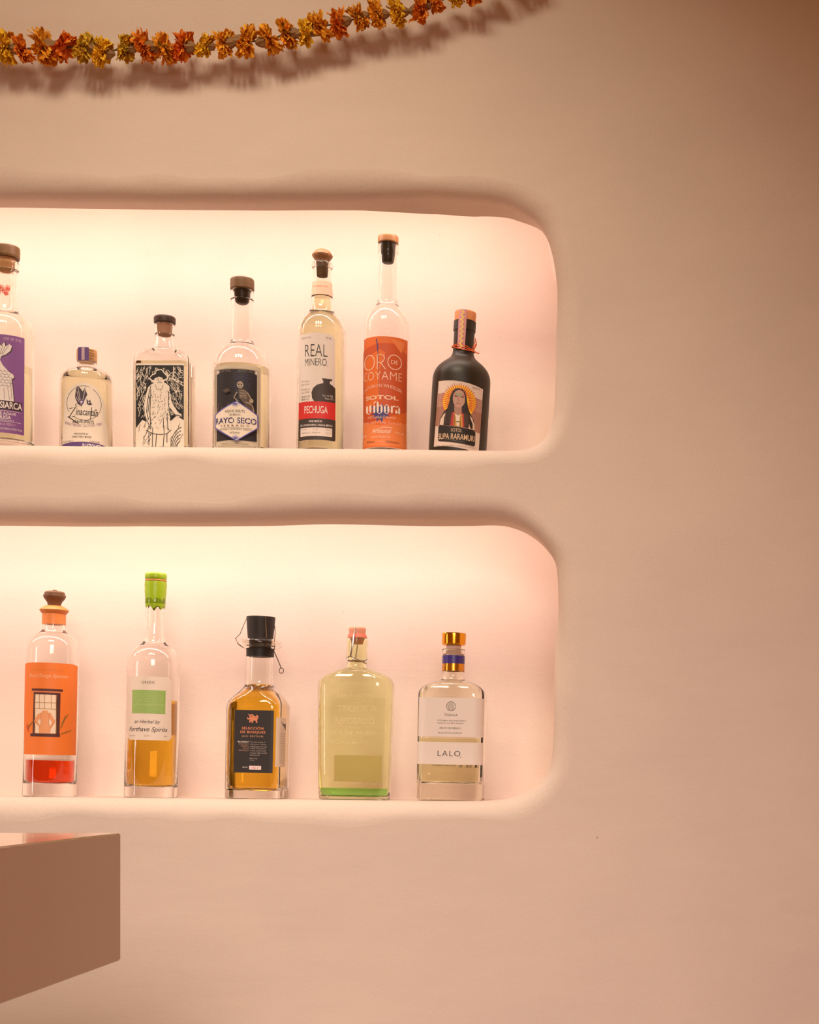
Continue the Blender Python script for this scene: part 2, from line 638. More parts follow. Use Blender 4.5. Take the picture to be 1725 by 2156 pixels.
    def band(self, name, y0, y1, r, m, extra=0.0004, label=None, s0=-PI, s1=PI):
        """paper band round the neck; y0 < y1 photo rows; r may be (r_top, r_bottom)"""
        rt, rb = r if isinstance(r, tuple) else (r, r)
        bm = bmesh.new()
        n = 18
        A = []
        for k in range(5):
            z = self.z(y0 + (y1 - y0) * k / 4); rr = (rt + (rb - rt) * k / 4) / S + extra
            A.append([bm.verts.new((rr * math.sin(s0 + (s1 - s0) * i / n), -rr * math.cos(s0 + (s1 - s0) * i / n), z)) for i in range(n + 1)])
        for k in range(4):
            for i in range(n):
                bm.faces.new((A[k][i], A[k + 1][i], A[k + 1][i + 1], A[k][i + 1]))
        o = from_bm(name, bm, m, self.root, recalc=False)
        if label: o['label'] = label
        return o


_fonts = {}


def text_polys(txt, weight=0.0, shear=0.0, spacing=1.0, res=2):
    """glyph mesh of a text as (verts2d, faces) normalised to its own box"""
    key = (txt, weight, shear, spacing, res)
    if key in _fonts: return _fonts[key]
    cu = bpy.data.curves.new('text', 'FONT')
    cu.body = txt
    cu.size = 1.0
    cu.resolution_u = res
    cu.offset = weight
    cu.shear = shear
    cu.space_character = spacing
    o = bpy.data.objects.new('text', cu)
    me = o.to_mesh()
    vs = [(v.co.x, v.co.y) for v in me.vertices]
    fs = [tuple(p.vertices) for p in me.polygons]
    o.to_mesh_clear()
    bpy.data.objects.remove(o)
    bpy.data.curves.remove(cu)
    if vs:
        xa, xb = min(v[0] for v in vs), max(v[0] for v in vs)
        ya, yb = min(v[1] for v in vs), max(v[1] for v in vs)
        vs = [((x - xa) / max(1e-6, xb - xa), (y - ya) / max(1e-6, yb - ya)) for x, y in vs]
        asp = (xb - xa) / max(1e-6, yb - ya)
    else: asp = 1
    _fonts[key] = (vs, fs, asp)
    return _fonts[key]


def ink(rgb, rough=0.55, metal=0.0):
    return mat('ink_%d_%d_%d_%d' % (*rgb, int(metal * 10)), rgb, rough, metal)


class Sheet:
    """flat print laid on a bottle; shapes are given in photo pixels and wrapped on the bottle's surface"""

    def __init__(self, bot, off=0.0003, step=5.0):
        self.B, self.off, self.step = bot, off, step
        self.geo = []     # (verts[(s,z)], faces, mat, layer)
        self.layer = 0

    def _add(self, pts, faces, m):
        self.geo.append((pts, faces, m, self.layer))
        self.layer += 1

    def _st(self, pts, yc=None):
        out = []
        for x, y in pts: out.append((self.B.s(x, y if yc is None else yc), self.B.zf(y)))
        return out

    def poly(self, pts, m, straight=False):
        yc = None
        if straight: yc = sum(p[1] for p in pts) / len(pts)
        q = self._st(pts, yc)
        tri = tessellate_polygon([[Vector((a, b, 0)) for a, b in q]])
        self._add(q, [tuple(t) for t in tri], m)

    def rect(self, x0, y0, x1, y1, m, ch=0.0, rr=0.0):
        if ch: pts = [(x0 + ch, y0), (x1 - ch, y0), (x1, y0 + ch), (x1, y1 - ch), (x1 - ch, y1), (x0 + ch, y1), (x0, y1 - ch), (x0, y0 + ch)]
        elif rr:
            pts = []
            for cx_, cy_, a0 in ((x1 - rr, y0 + rr, -90), (x1 - rr, y1 - rr, 0), (x0 + rr, y1 - rr, 90), (x0 + rr, y0 + rr, 180)):
                for k in range(5):
                    t = math.radians(a0 + 22.5 * k)
                    pts.append((cx_ + rr * math.cos(t), cy_ + rr * math.sin(t)))
        else: pts = [(x0, y0), (x1, y0), (x1, y1), (x0, y1)]
        self.poly(pts, m, True)

    def ell(self, cx_, cy_, rx, ry, m, n=28, a0=0, a1=360):
        pts = [(cx_ + rx * math.cos(math.radians(a0 + (a1 - a0) * k / n)), cy_ + ry * math.sin(math.radians(a0 + (a1 - a0) * k / n))) for k in range(n if a1 - a0 == 360 else n + 1)]
        self.poly(pts, m, True)

    def lines(self, L, w, m):
        """many strokes as one layer; w = width px or (w0, w1)"""
        V, F = [], []
        for pts in L:
            n = len(pts)
            for i, (x, y) in enumerate(pts):
                a, b = pts[max(i - 1, 0)], pts[min(i + 1, n - 1)]
                dx, dy = b[0] - a[0], b[1] - a[1]
                l = math.hypot(dx, dy) or 1
                ww = w if not isinstance(w, tuple) else w[0] + (w[1] - w[0]) * i / max(1, n - 1)
                hx, hy = -dy / l * ww / 2, dx / l * ww / 2
                V += [(x + hx, y + hy), (x - hx, y - hy)]
                if i: k = len(V); F.append((k - 4, k - 3, k - 1, k - 2))
        self._add(self._st(V), F, m)

    def ring(self, cx_, cy_, rx, ry, w, m, a0=0, a1=360, n=32):
        pts = [(cx_ + rx * math.cos(math.radians(a0 + (a1 - a0) * k / n)), cy_ + ry * math.sin(math.radians(a0 + (a1 - a0) * k / n))) for k in range(n + 1)]
        self.lines([pts], w, m)

    def text(self, txt, x0, x1, y0, y1, m, weight=0.0, shear=0.0, spacing=1.0, arc=0.0, res=4):
        vs, fs, asp = text_polys(txt, weight, shear, spacing, res)
        yc = (y0 + y1) / 2
        sa, sb = self.B.s(x0, yc), self.B.s(x1, yc)
        za, zb = self.B.zf(y1), self.B.zf(y0)
        q = []
        for u, v in vs:
            lift = -arc / S * 4 * (u - .5) ** 2
            q.append((sa + (sb - sa) * u, za + (zb - za) * v + lift))
        self._add(q, fs, m)

    def build(self, name, parent=None, label=None):
        mats = []
        bm = bmesh.new()
        lay = bm.faces.layers.int.new('lay')
        for pts, faces, m, ly in self.geo:
            if m not in mats: mats.append(m)
            mi = mats.index(m)
            vs = [bm.verts.new((s, ly, z)) for s, z in pts]
            for f in faces:
                try:
                    fc = bm.faces.new([vs[i] for i in f])
                except ValueError:
                    continue
                fc.material_index = mi
        if self.B.r > 0.6 * self.B.a or True:
            st = self.step / S
            q = self.B.a - self.B.r
            lim = 1.7 * (self.B.a + self.B.b)
            k = -int(lim / st)
            while k * st < lim:
                s = k * st
                k += 1
                if abs(s) < q - st: continue
                bmesh.ops.bisect_plane(bm, geom=list(bm.verts) + list(bm.edges) + list(bm.faces), dist=1e-7,
                                       plane_co=(s, 0, 0), plane_no=(1, 0, 0))
        for v in bm.verts:
            s, ly, z = v.co
            x, y, nx, ny = self.B.surf(s)
            o = self.off + ly * 0.000025
            v.co = Vector((x + nx * o, y + ny * o, z))
        for f in bm.faces:
            f.normal_update()
            c = f.calc_center_median()
            if f.normal.x * c.x + f.normal.y * c.y * 1.0 < 0 and f.normal.y > 0: f.normal_flip()
        o = from_bm(name, bm, mats, parent or self.B.root, smooth=False, recalc=False)
        if label: o['label'] = label
        return o


def label_part(B, paper, prints, paper_label=None, off=0.0003):
    """paper(sheet) draws the sheet of paper, prints(sheet) the ink on it"""
    s = Sheet(B, off); paper(s)
    lab = s.build('label', label=paper_label)
    p = Sheet(B, off + 0.00012); prints(p)
    p.build('printing', parent=lab)
    return lab


CLEAR = glass('clear_glass', (1.0, 1.0, 0.985))
CLEARG = glass('faintly_green_glass', (0.985, 0.995, 0.95))
SPIRIT = glass('clear_spirit', (0.95, 0.93, 0.70), 1.36)
SPIRITG = glass('pale_green_spirit', (0.93, 0.95, 0.74), 1.36)
CORK_D = mat('dark_walnut_cap', (104, 70, 30), 0.5, noise=0.3, nscale=220)
BLACKP = mat('black_plastic', (30, 24, 20), 0.4)
CORK = mat('natural_cork', (205, 150, 100), 0.8, noise=0.15, nscale=400)
W = ink((236, 226, 218)); CREAM = ink((236, 222, 205)); BLK = ink((32, 28, 28)); DGREY = ink((84, 72, 64)); GREY = ink((140, 122, 110))
rnd = random.Random(11)


def smalltext(sh, words, x0, x1, y0, n, pitch, h, m, ragged=0.12, seed=1, align='l', weight=0.0):
    r = random.Random(seed)
    for i in range(n):
        w = words[i % len(words)]
        cut = r.uniform(0, ragged) * (x1 - x0)
        if align == 'l': a, b = x0, x1 - cut
        elif align == 'r': a, b = x0 + cut, x1
        else: a, b = x0 + cut / 2, x1 - cut / 2
        sh.text(w, a, b, y0 + i * pitch, y0 + i * pitch + h, m, weight, res=1)


# ---- upper shelf 1: tall bottle with purple label, cut by the left edge of the picture
B = Bottle(10, 'up', 0.3, 'tall clear bottle with purple fish-tail label, leftmost on upper shelf at picture edge', (58, 58, 58))
bp = B.base_py
B.glass([[(bp, 58), (760, 58)], [(760, 58), (712, 58), (700, 57.6), (690, 56), (680, 51.5), (671, 43), (665, 33), (658, 26.5), (648, 24)], [(648, 24), (610, 22.5), (571, 22)], [(569, 26), (553, 26)]], 4.5, bp - 26, CLEARG)
B.liquid(776, SPIRITG)
B.lathe('cap', [[(545, 27), (541, 28)], [(541, 28), (524, 28), (521, 26.5)]], CORK_D)
B.lathe('stopper', [[(572, 13), (568, 17), (552, 18), (545, 19)]], CORK)
PUR = ink((128, 78, 140)); PALE = ink((226, 214, 208)); LINK = ink((60, 38, 50))


def pr(s):
    s.text('CONT. NET. 750 ML.', 7, 45, 708, 714, ink((214, 178, 200)), res=1)
    # creature with a fish tail on top and a scaly body
    fan = [(-44, 716), (-30, 718), (-26, 726), (-16, 717), (-12, 727), (-2, 717), (2, 728), (9, 719), (12, 728), (20, 722), (25, 726), (22, 736), (12, 745), (3, 749), (0, 757), (6, 768), (16, 778), (28, 786), (30, 791), (24, 796), (27, 816), (29, 842), (-46, 842), (-48, 790), (-30, 770), (-24, 757), (-40, 744)]
    s.poly([(x + (2 if x > 0 else -2), y + (1.5 if i > 8 else -2)) for i, (x, y) in enumerate(fan)], LINK)
    s.poly(fan, PALE)
    L = []
    for k in range(7): L.append([(-18 + k * 6, 726), (-10 + k * 2.5, 746)])
    for r_ in range(6):
        for c_ in range(7):
            x, y = -26 + c_ * 8 + (r_ % 2) * 4, 778 + r_ * 6
            if x > 22: continue
            L.append([(x - 3.5, y), (x - 2, y + 3.5), (x + 2, y + 3.5), (x + 3.5, y)])
    L += [[(16, 812), (20, 840)], [(8, 816), (10, 840)], [(22, 800), (25, 838)]]
    s.lines(L, 0.8, LINK)
    s.rect(-47, 842, 46, 861, LINK)
    s.text('SIARCA', 0, 46, 844, 858.5, PALE, 0.02)
    s.lines([[(-45, 863.5), (44, 863.5)], [(-45, 886), (44, 886)]], 0.7, PALE)
    s.text('MEZCAL DE AGAVE', -36, 33.5, 866, 872, PALE, 0.01)
    s.text('PECHUGA', -20, 23, 873.5, 881, PALE, 0.02)
    s.text('SOLA DE VEGA, SANTA MARIA', -38, 30, 882, 885, PALE, res=1)
    s.text('HECHO EN OAXACA, MEXICO', -34, 32, 889, 895, ink((214, 178, 200)), res=1)
    s.text('SI HAY MAGUEY, QUE ES PARA DISFRUTAR', -42, 46, 899, 904, PALE, res=1)


label_part(B, lambda s: s.rect(-44, 703, 51, 910, PUR, rr=2), pr, 'purple paper label')
nb = Sheet(B, -0.0009)
RED = ink((206, 88, 70)); PNK = ink((226, 160, 140))
old = (B.a, B.b, B.r); B.a = B.b = B.r = 22.6 / S
for i in range(7):
    t = -60 + i * 20
    for (rr_, cc, dy) in ((5, PNK, 0), (3.4, RED, 3)):
        ccx, ccy = 10 + 17 * math.sin(math.radians(t)) * 0.9, 612 + (i % 3) * 5
        nb.geo.append(([((ccx - 10) / S + (rr_ + (k % 2) * 2) * math.cos(k * PI / 5) / S, B.z(ccy + dy) + (rr_ + (k % 2) * 2) * math.sin(k * PI / 5) / S) for k in range(10)], [tuple(range(10))], cc, nb.layer)); nb.layer += 1
nb.off = 0.0004
nb.build('neck_decoration', label='red flower decoration printed on neck')
B.a, B.b, B.r = old

# ---- upper shelf 2: small round-shouldered flask, purple seal
B = Bottle(183, 'up', 0.0, 'small short bottle with purple seal strip and round white winged-creature label on upper shelf', (54, 54, 54))
bp = B.base_py
B.glass([[(bp, 54), (830, 54)], [(830, 54), (806, 53.6), (796, 52), (789, 48), (783.5, 41), (780, 32), (777, 23)], [(777, 20), (764, 19.5)]], 4, bp - 14, CLEAR)
B.liquid(792, SPIRIT)
B.lathe('cap', [[(762, 20), (756, 21)], [(755, 20), (751, 21)], [(750, 20), (746, 21)], [(745, 20), (739, 20.5), (737.5, 19)]], mat('champagne_metal_cap', (222, 178, 130), 0.35, 0.7), 'pale gold threaded cap')
st = bpy.data.objects
seal = B.band('seal_strip', 737, 765, (22, 22), mat('seal_purple', (92, 62, 120), 0.6), 0.0005, 'purple paper seal strip down cap', math.radians(-30), math.radians(30))
B.band('seal_stripe', 738, 764, (22, 22), mat('seal_grey', (190, 160, 165), 0.6), 0.0008, 'grey printed middle of seal', math.radians(-7), math.radians(9))
PUR2 = ink((96, 70, 128))


def paper(s):
    pts = []
    for k in range(13):
        t = math.radians(200 + 140 * k / 12)
        pts.append((177 + 41 * math.cos(t), 846 + 41 * math.sin(t)))
    s.poly(pts + [(221, 850), (222, 880), (228, 900), (228, 950), (132, 950), (132, 900), (135, 880), (136, 850)], CREAM)


def pr(s):
    s.ring(177, 848, 36, 36, 0.9, DGREY, -58, 128)
    s.ring(177, 848, 36, 36, 0.9, DGREY, 150, 290)
    # winged creature: two ribbed wings, body, small head
    s.poly([(163, 812), (170, 818), (174, 824), (181, 812), (180, 820), (184, 830), (178, 842), (172, 856), (163, 848), (158, 836), (160, 822)], ink((70, 54, 66)))
    s.lines([[(164, 814), (168, 834), (171, 852)], [(162, 824), (166, 838), (171, 852)], [(180, 814), (176, 836), (171, 852)], [(159, 834), (171, 852)]], 0.9, PALE)
    s.ell(172, 846, 5, 5, PUR2); s.ell(172, 846, 2.2, 2.2, PALE)
    s.poly([(182, 838), (186, 844), (190, 840), (191, 847), (195, 849), (189, 852), (183, 850)], ink((70, 54, 66)))
    s.ell(187, 846.5, 1.6, 1.6, PALE)
    s.ring(163, 853, 4, 3, 0.9, DGREY, 90, 380, 14)
    # calligraphic name
    s.lines([[(147, 860), (160, 857), (146, 878), (158, 876)], [(143, 876), (150, 881), (165, 892)]], 1.6, BLK)
    s.text('inacantan', 160, 206, 860, 874, BLK, 0.002, 0.25)
    s.lines([[(193, 856), (192, 868), (190, 882)], [(199, 861), (204, 860)]], 1.3, BLK)
    s.text('AGAVE SPIRITS', 153, 197.5, 884, 891, DGREY, 0.012)
    s.text('SALMIANA Y MEXICANO  TLACOYUNGO, PUEBLA', 137, 214, 893, 900, ink((150, 112, 150)), 0, arc=-9, res=1)
    s.text('HANDCRAFTED BY', 156, 186, 911.5, 915, DGREY, 0.01, res=1)
    s.text('DOBLE TORDO MONTE', 152, 192, 917.5, 921.5, DGREY, 0.01, res=1)
    s.text('50.2% ALC', 134, 154, 926.5, 930.5, DGREY, 0, res=1)
    s.text('CONT 500 ML', 188, 210, 926.5, 930.5, DGREY, 0, res=1)
    s.poly([(132, 934), (150, 931), (178, 930), (205, 931), (228, 935), (228, 950), (132, 950)], PUR2)
    s.text('RHIZOMES', 174, 211, 933.5, 946, W, 0.012)


label_part(B, paper, pr)

# ---- upper shelf 3: square decanter bottle with black and white woodcut label
B = Bottle(347, 'up', 0.0, 'squarish clear bottle with black-and-white woodcut label of a hatted figure', (58, 35, 14))
bp = B.base_py
B.glass([[(bp, 58, 35, 14), (790, 58, 35, 14)], [(790, 58, 35, 14), (766, 57.5, 35, 15), (756, 55, 34, 17), (748, 49, 32, 20), (742, 40, 30, 24), (738, 27, 26, 26)], [(737, 25), (722, 20), (713, 18.5), (706, 18.5)], [(705, 20.5), (684, 20.5)]], 4, bp - 16, CLEAR)
B.liquid(768, SPIRIT)
B.lathe('cap', [[(683, 20.5), (681, 22)], [(681, 22), (671, 22.3), (668, 20.5)]], mat('dark_brown_cap', (62, 38, 26), 0.45, noise=0.2, nscale=200))
B.lathe('stopper', [[(708, 11), (705, 14), (690, 15.5), (683, 15.5)]], mat('pink_cork', (214, 160, 128), 0.8, noise=0.1, nscale=300))


def pr(s):
    x0, x1, y0, y1 = 286.5, 387, 769, 890
    s.poly([(x0, y0), (x1, y0), (x1, 884), (372, 876), (352, 892), (338, 898), (318, 894), (300, 884), (x0, 902)], BLK)
    r = random.Random(5)
    L = []
    for i in range(420):      # carved background strokes
        x = r.uniform(x0 + 1, x1 - 1); y = r.uniform(y0 + 3, 880)
        if abs(x - 330) < 24 and y > 800: continue
        l = r.uniform(5, 16)
        t = (1.15 + r.uniform(-.35, .35)) if x < 330 else (2.0 + r.uniform(-.7, .7))
        ex, ey = x + l * math.cos(t), y - l * math.sin(t) * (1 if r.random() < .8 else -1)
        if not (x0 + 1 < ex < x1 - 1 and y0 + 1 < ey < 886): continue
        mx_, my_ = (x + ex) / 2 + r.uniform(-1, 1), (y + ey) / 2
        L.append([(x, y), (mx_, my_), (ex, ey)])
    s.lines(L, 0.95, CREAM)
    s.lines([[(344, 775), (358, 795), (386, 812)], [(346, 776), (352, 792), (386, 806)], [(366, 772), (366, 790)]], 2.0, CREAM)
    for k in range(5):
        s.lines([[(372, 824), (372 + 12 * math.cos(k * 1.25), 824 + 10 * math.sin(k * 1.25))]], (1.6, .3), CREAM)
    s.ring(382, 788, 7, 8, .8, CREAM); s.ring(382, 788, 3.5, 4, .8, CREAM)
    # figure: cloak, hat, face, feet
    s.poly([(318, 810), (326, 806), (348, 806), (356, 812), (358, 830), (364, 850), (376, 870), (382, 872), (383, 878), (376, 878), (366, 868), (358, 858), (359, 886), (361, 906), (352, 914), (338, 916), (322, 914), (308, 908), (309, 886), (305, 870), (304, 852), (308, 830), (312, 816)], CREAM)
    s.poly([(314, 797), (321, 788), (327, 786), (329, 779), (341, 777), (348, 786), (354, 791), (354, 798), (346, 803), (346, 812), (342, 820), (328, 820), (324, 806), (320, 804)], CREAM)
    s.poly([(316, 796), (322, 790), (328, 788), (330, 781), (340, 779), (346, 787), (351, 792), (352, 796), (345, 800), (341, 795), (334, 793), (328, 798), (322, 801)], BLK)
    s.poly([(326, 797), (334, 793.5), (342, 797), (344, 806), (341, 817), (330, 818), (326, 808)], CREAM)
    s.lines([[(333, 794), (334, 803), (339, 804)], [(331, 806), (342, 806)], [(327, 810), (331, 820), (341, 820), (344, 811)], [(329, 799), (332, 800)], [(338, 799), (341, 799)]], 0.9, BLK)
    L = [[(318, 812), (312, 840), (309, 866), (313, 884)], [(316, 836), (312, 868)], [(356, 824), (355, 848), (359, 878)], [(309, 882), (316, 900), (309, 908)], [(318, 820), (316, 870), (318, 905)], [(352, 870), (354, 905)], [(344, 880), (346, 912)],
         [(361, 842), (372, 862)], [(357, 868), (364, 884)], [(308, 906), (322, 913), (338, 915), (352, 913), (361, 905)],
         [(322, 900), (321, 940)], [(330, 914), (328, 940)], [(346, 914), (344, 940)], [(352, 913), (352, 932)], [(314, 910), (314, 938)]]
    s.lines(L, 1.4, BLK)
    L = []
    for i in range(110):
        x = r.uniform(312, 356); y = r.uniform(824, 908)
        l = r.uniform(2, 5); L.append([(x, y), (x + l * .5, y - l)])
    for i in range(70):      # ground hatching
        x = r.uniform(x0 + 2, x1 - 6); y = r.uniform(896, 940)
        if 318 < x < 356: continue
        l = r.uniform(4, 10); L.append([(x, y), (x + l * .5, y - l)])
    for i in range(30):
        x = r.uniform(362, 384); y = r.uniform(800, 870); L.append([(x, y), (x + 1.5, y - r.uniform(4, 8))])
    s.lines(L, 0.7, BLK)
    for k in range(5): s.ring(390 - k * 2, 940, 30 - k * 5, 42 - k * 8, 1.1, BLK, 180, 255, 12)
    s.ring(372, 885, 13, 11, 1.5, BLK, 180, 350, 14)
    s.text('EL BUHO  MEZCAL  DESTILADO  ARTESANAL', 300, 378, 940, 943.5, DGREY, 0, res=1)


label_part(B, lambda s: s.rect(286, 765, 388, 955, CREAM), pr)

# ---- upper shelf 4: round bottle, black label with diamond
B = Bottle(509, 'up', 0.2, 'tall-necked clear bottle with black label and cream diamond on upper shelf', (60, 60, 60))
bp = B.base_py
B.glass([[(bp, 60), (800, 60)], [(800, 60), (776, 59.8), (764, 58), (752, 53.5), (741, 46), (733, 36), (727, 26.5), (720, 23.6)], [(720, 23.6), (690, 22.8), (650, 22.3), (633, 22.3)], [(632, 24), (613, 24)]], 4.2, bp - 16, CLEAR)
B.liquid(778, SPIRIT)
B.lathe('cap', [[(612, 23.5), (610, 24.6)], [(610, 24.6), (592, 24.6), (588.5, 23)]], CORK_D)
B.lathe('stopper', [[(641, 8), (638, 13), (632, 15), (620, 16.5), (612, 16.5)]], BLACKP)
NAVY = ink((40, 34, 38)); VIO = ink((108, 104, 176)); DVIO = ink((70, 62, 110))


def pr(s):
    s.lines([[(455, 776), (545, 776), (545, 944), (455, 944), (455, 776)]], 0.8, DGREY)
    s.rect(457, 777, 541, 927, NAVY)
    s.text('CONT. 750ML', 462, 487, 778.5, 782.5, GREY, res=1); s.text('50% ALC. VOL.', 502, 534, 778.5, 782.5, GREY, res=1)
    for a_, b_ in ((459, 781), (540, 781), (459, 938), (540, 938)): s.ell(a_, b_, 4, 4, CREAM); s.ring(a_, b_, 2.6, 2.6, .8, DGREY)
    # violet glow of dots and seated skeleton
    r = random.Random(3)
    for k in range(110):
        t = r.uniform(0, 6.28); q = r.random() ** .6
        s.ell(507 + 20 * q * math.cos(t), 806 + 24 * q * math.sin(t), .9, .9, DVIO, 5)
    BONE = ink((168, 150, 128)); BR = ink((88, 70, 60))
    s.ell(506, 811, 6.5, 7.5, BONE); s.ell(503.5, 810, 1.6, 1.8, NAVY, 8); s.ell(508.5, 810, 1.6, 1.8, NAVY, 8); s.lines([[(503, 815), (509, 815)]], 1.2, NAVY)
    s.poly([(502, 820), (512, 818), (520, 824), (526, 834), (524, 846), (534, 862), (532, 874), (524, 866), (514, 852), (504, 838)], BR)
    for k in range(5): s.lines([[(505, 824 + k * 3.4), (512, 822 + k * 3.4), (519, 826 + k * 3.4)]], 1.0, BONE)
    s.lines([[(520, 826), (527, 838), (524, 848)], [(500, 826), (494, 838), (502, 846)], [(516, 846), (530, 852), (533, 866), (526, 868)]], 2.0, BONE)
    s.ell(528, 843, 4, 5, BONE, 12)
    for k in range(7):
        x = 460 + k * 5.6
        s.lines([[(x, 874), (x + 6, 848 + (k % 3) * 6)]], (2.4, .4), ink((120, 92, 78)))
    s.poly([(472, 822), (482, 818), (488, 824), (478, 828)], BR)
    # diamond
    dia = lambda q: [(499 , 845 - q * .5), (540 + q * .6, 871), (540 + q * .6, 898), (499, 930 + q * .5), (457 - q * .6, 898), (457 - q * .6, 871)]
    s.poly([(499, 845), (541, 872), (541, 899), (499, 930), (457, 899), (457, 872)], VIO)
    s.poly([(499, 847.5), (539, 873), (539, 898), (499, 927.5), (459, 898), (459, 873)], CREAM)
    for sg, yy in ((1, 848), (-1, 927)):
        for k in range(9):
            t = math.radians(20 + 17.5 * k)
            s.lines([[(497, yy + sg * 1.5), (497 + 9 * math.cos(t), yy + sg * (1.5 + 9 * math.sin(t)))]], (1.6, .4), VIO)
    s.text('AGAVE SPIRITS', 477, 515, 864, 869.5, DGREY, -.004)
    s.text('-EL BRAVO-', 485, 508, 872, 876.5, DGREY, 0, res=1)
    s.text('RAYO SECO', 460, 537.5, 880, 892.5, DVIO, 0.018)
    s.lines([[(464.5 + k * 9.3, 879.5), (464 + k * 9.3, 893)] for k in range(8)], 0.8, CREAM)
    s.text('S E R R A N O', 469, 524, 895, 899.5, ink((120, 70, 60)), 0, res=1)
    s.lines([[(468, 902), (530, 902)]], .6, DGREY)
    s.text('SAN PABLO HUIXTEPEC, MEXICO', 466, 528, 903.5, 907, DGREY, 0, res=1)
    s.text('ARTESANAL', 486, 506, 910, 914, DGREY, 0, res=1)
    s.text('AGAVE 100% KARWINSKII', 470, 522, 933, 937, DGREY, 0, res=1)
    s.lines([[(462, 930), (538, 930)], [(462, 940), (538, 940)]], .6, DGREY)


label_part(B, lambda s: s.rect(451.5, 768, 549, 955, ink((206, 190, 166))), pr)

# ---- upper shelf 5: slender bottle, white label with red band
B = Bottle(675, 'up', 0.55, 'slender clear bottle with faceted wooden knob and white, red and black label', (50.5, 50.5, 50.5))
bp = B.base_py
B.glass([[(bp, 50), (780, 50.5)], [(780, 50.5), (712, 50.5), (700, 50), (688, 47.5), (677, 42), (667, 34), (660, 27.5), (650, 23.6), (638, 22)], [(638, 22), (600, 20), (566, 18.8)], [(565, 21), (561, 22), (556, 21.5), (554, 20)]], 4.2, bp - 12, CLEARG)
B.liquid(627, SPIRIT)
B.lathe('knob', [[(553, 14), (549, 15.5)], [(549, 15.5), (542, 20.5), (538, 21.8)], [(538, 21.8), (532, 18), (527, 11), (525, 6)]], mat('tan_wood_knob', (150, 104, 62), 0.5, noise=0.2, nscale=180), seg=3, sharp=20)
B.lathe('stopper', [[(583, 10.5), (579, 11.5), (553, 13)]], mat('dark_cork', (96, 66, 34), 0.6, noise=0.2, nscale=300))
nl = B.band('neck_label', 597, 626, (20, 21.6), mat('neck_paper', (238, 196, 168), 0.6), 0.0004, 'pale pink paper band on neck')
old = (B.a, B.b, B.r); B.a = B.b = B.r = 20.9 / S
nb = Sheet(B, 0.0008)
vs, fs, asp = text_polys('por mi abuelo, mi amor', 0, 0.3)
nb.geo.append(([((u - .5) * 38 / S, B.z(611) + v * 4.4 / S) for u, v in vs], fs, RED, 0))
nb.build('neck_printing')
B.a, B.b, B.r = old
RD = ink((214, 48, 44)); CHAR = ink((66, 54, 50)); WH = ink((232, 218, 208))


def paper(s):
    s.poly([(631, 700), (640, 702), (650, 701), (668, 700), (690, 701), (700, 704), (705.5, 712), (706, 920), (702, 926), (634, 926), (630, 922), (630, 704)], WH)


def pr(s):
    s.text('45% ALC. VOL.', 636, 656, 708, 712, DGREY, 0, res=1); s.text('750 ML', 686, 698, 708, 712, DGREY, 0, res=1)
    s.text('REAL', 643, 690, 724.5, 750, BLK, -0.014)
    s.text('MINERO', 643, 688, 754.5, 769.5, BLK, -0.012)
    s.ell(690, 769, .9, .9, BLK, 8)
    for i, (t_, yy) in enumerate((('100% de Agave', 800), ('Agave Spirits', 806.5), ('Producido en', 816.5), ('Lote 2008', 823), ('HECHO EN', 832), ('MEXICO', 838))):
        s.text(t_, 636, 653 - (i % 2) * 1.5, yy, yy + 4, GREY if i < 4 else DGREY, 0.0, res=1)
    # round clay pot
    s.poly([(678, 796), (700, 796), (698, 799), (694.5, 801), (694.5, 806), (700, 809), (706, 814), (706, 845), (662, 845), (657.5, 838), (656.5, 826), (660, 817), (668, 810), (681, 806), (681, 802)], CHAR)
    s.text('Seco de Villa', 679, 701, 829.5, 834, PALE, 0, .2, res=1); s.text('Verano 2012', 684, 702, 835.5, 840, PALE, 0, .2, res=1)
    s.rect(630, 845, 706, 881, RD)
    s.text('PECHUGA', 642, 690, 854.5, 870, W, 0.004)
    s.rect(630, 881, 706, 926, CHAR, rr=3)
    s.rect(630, 881, 706, 900, CHAR)
    s.text('HAND MADE IN', 651, 678, 884.5, 889, W, 0.01, res=1)
    s.text('STA. CATARINA MINAS, OAXACA, MEXICO', 634, 700, 892.5, 897.5, W, 0.012, res=1)
    s.rect(634, 900, 699, 918, WH, rr=1)
    for k, (t_, a_, b_) in enumerate((('FOLIO', 637, 647), ('LOTE', 659, 670), ('FECHA', 686, 696))): s.text(t_, a_, b_, 902.5, 905.5, GREY, 0, res=1)
    s.text('NRM/PE/LC/2 5', 637, 656, 909.5, 913, GREY, 0, res=1); s.text('PPMNP4-R', 658, 675, 909.5, 913, GREY, 0, res=1); s.text('2015', 686, 695, 909.5, 913, GREY, 0, res=1)


label_part(B, paper, pr)

# ---- upper shelf 6: tall bottle, orange label
B = Bottle(812, 'up', 0.7, 'tallest clear bottle on upper shelf, with brown cap and orange paper label', (48, 48, 48))
bp = B.base_py
B.glass([[(bp, 48), (760, 48)], [(760, 48), (694, 47.5), (682, 46.5), (672, 43.5), (662, 38), (652, 30), (644, 23.5), (636, 21)], [(636, 21), (600, 19.5), (560, 18.6), (540, 18.6)], [(534, 20.5), (530, 21.3), (515, 21.3)]], 4, bp - 14, CLEAR)
B.lathe('cap', [[(514, 20.5), (512, 21.6)], [(512, 21.6), (501, 21.6), (498, 20)]], mat('bronze_cap', (160, 112, 66), 0.4, noise=0.1, nscale=200))
B.lathe('stopper', [[(555, 8), (553, 12), (545, 13.5), (530, 15), (514, 16)]], BLACKP)
ORG = ink((232, 112, 44)); ORD = ink((208, 86, 40)); ORL = ink((238, 134, 74)); PAP = ink((246, 206, 178)); BLU = ink((76, 66, 128))


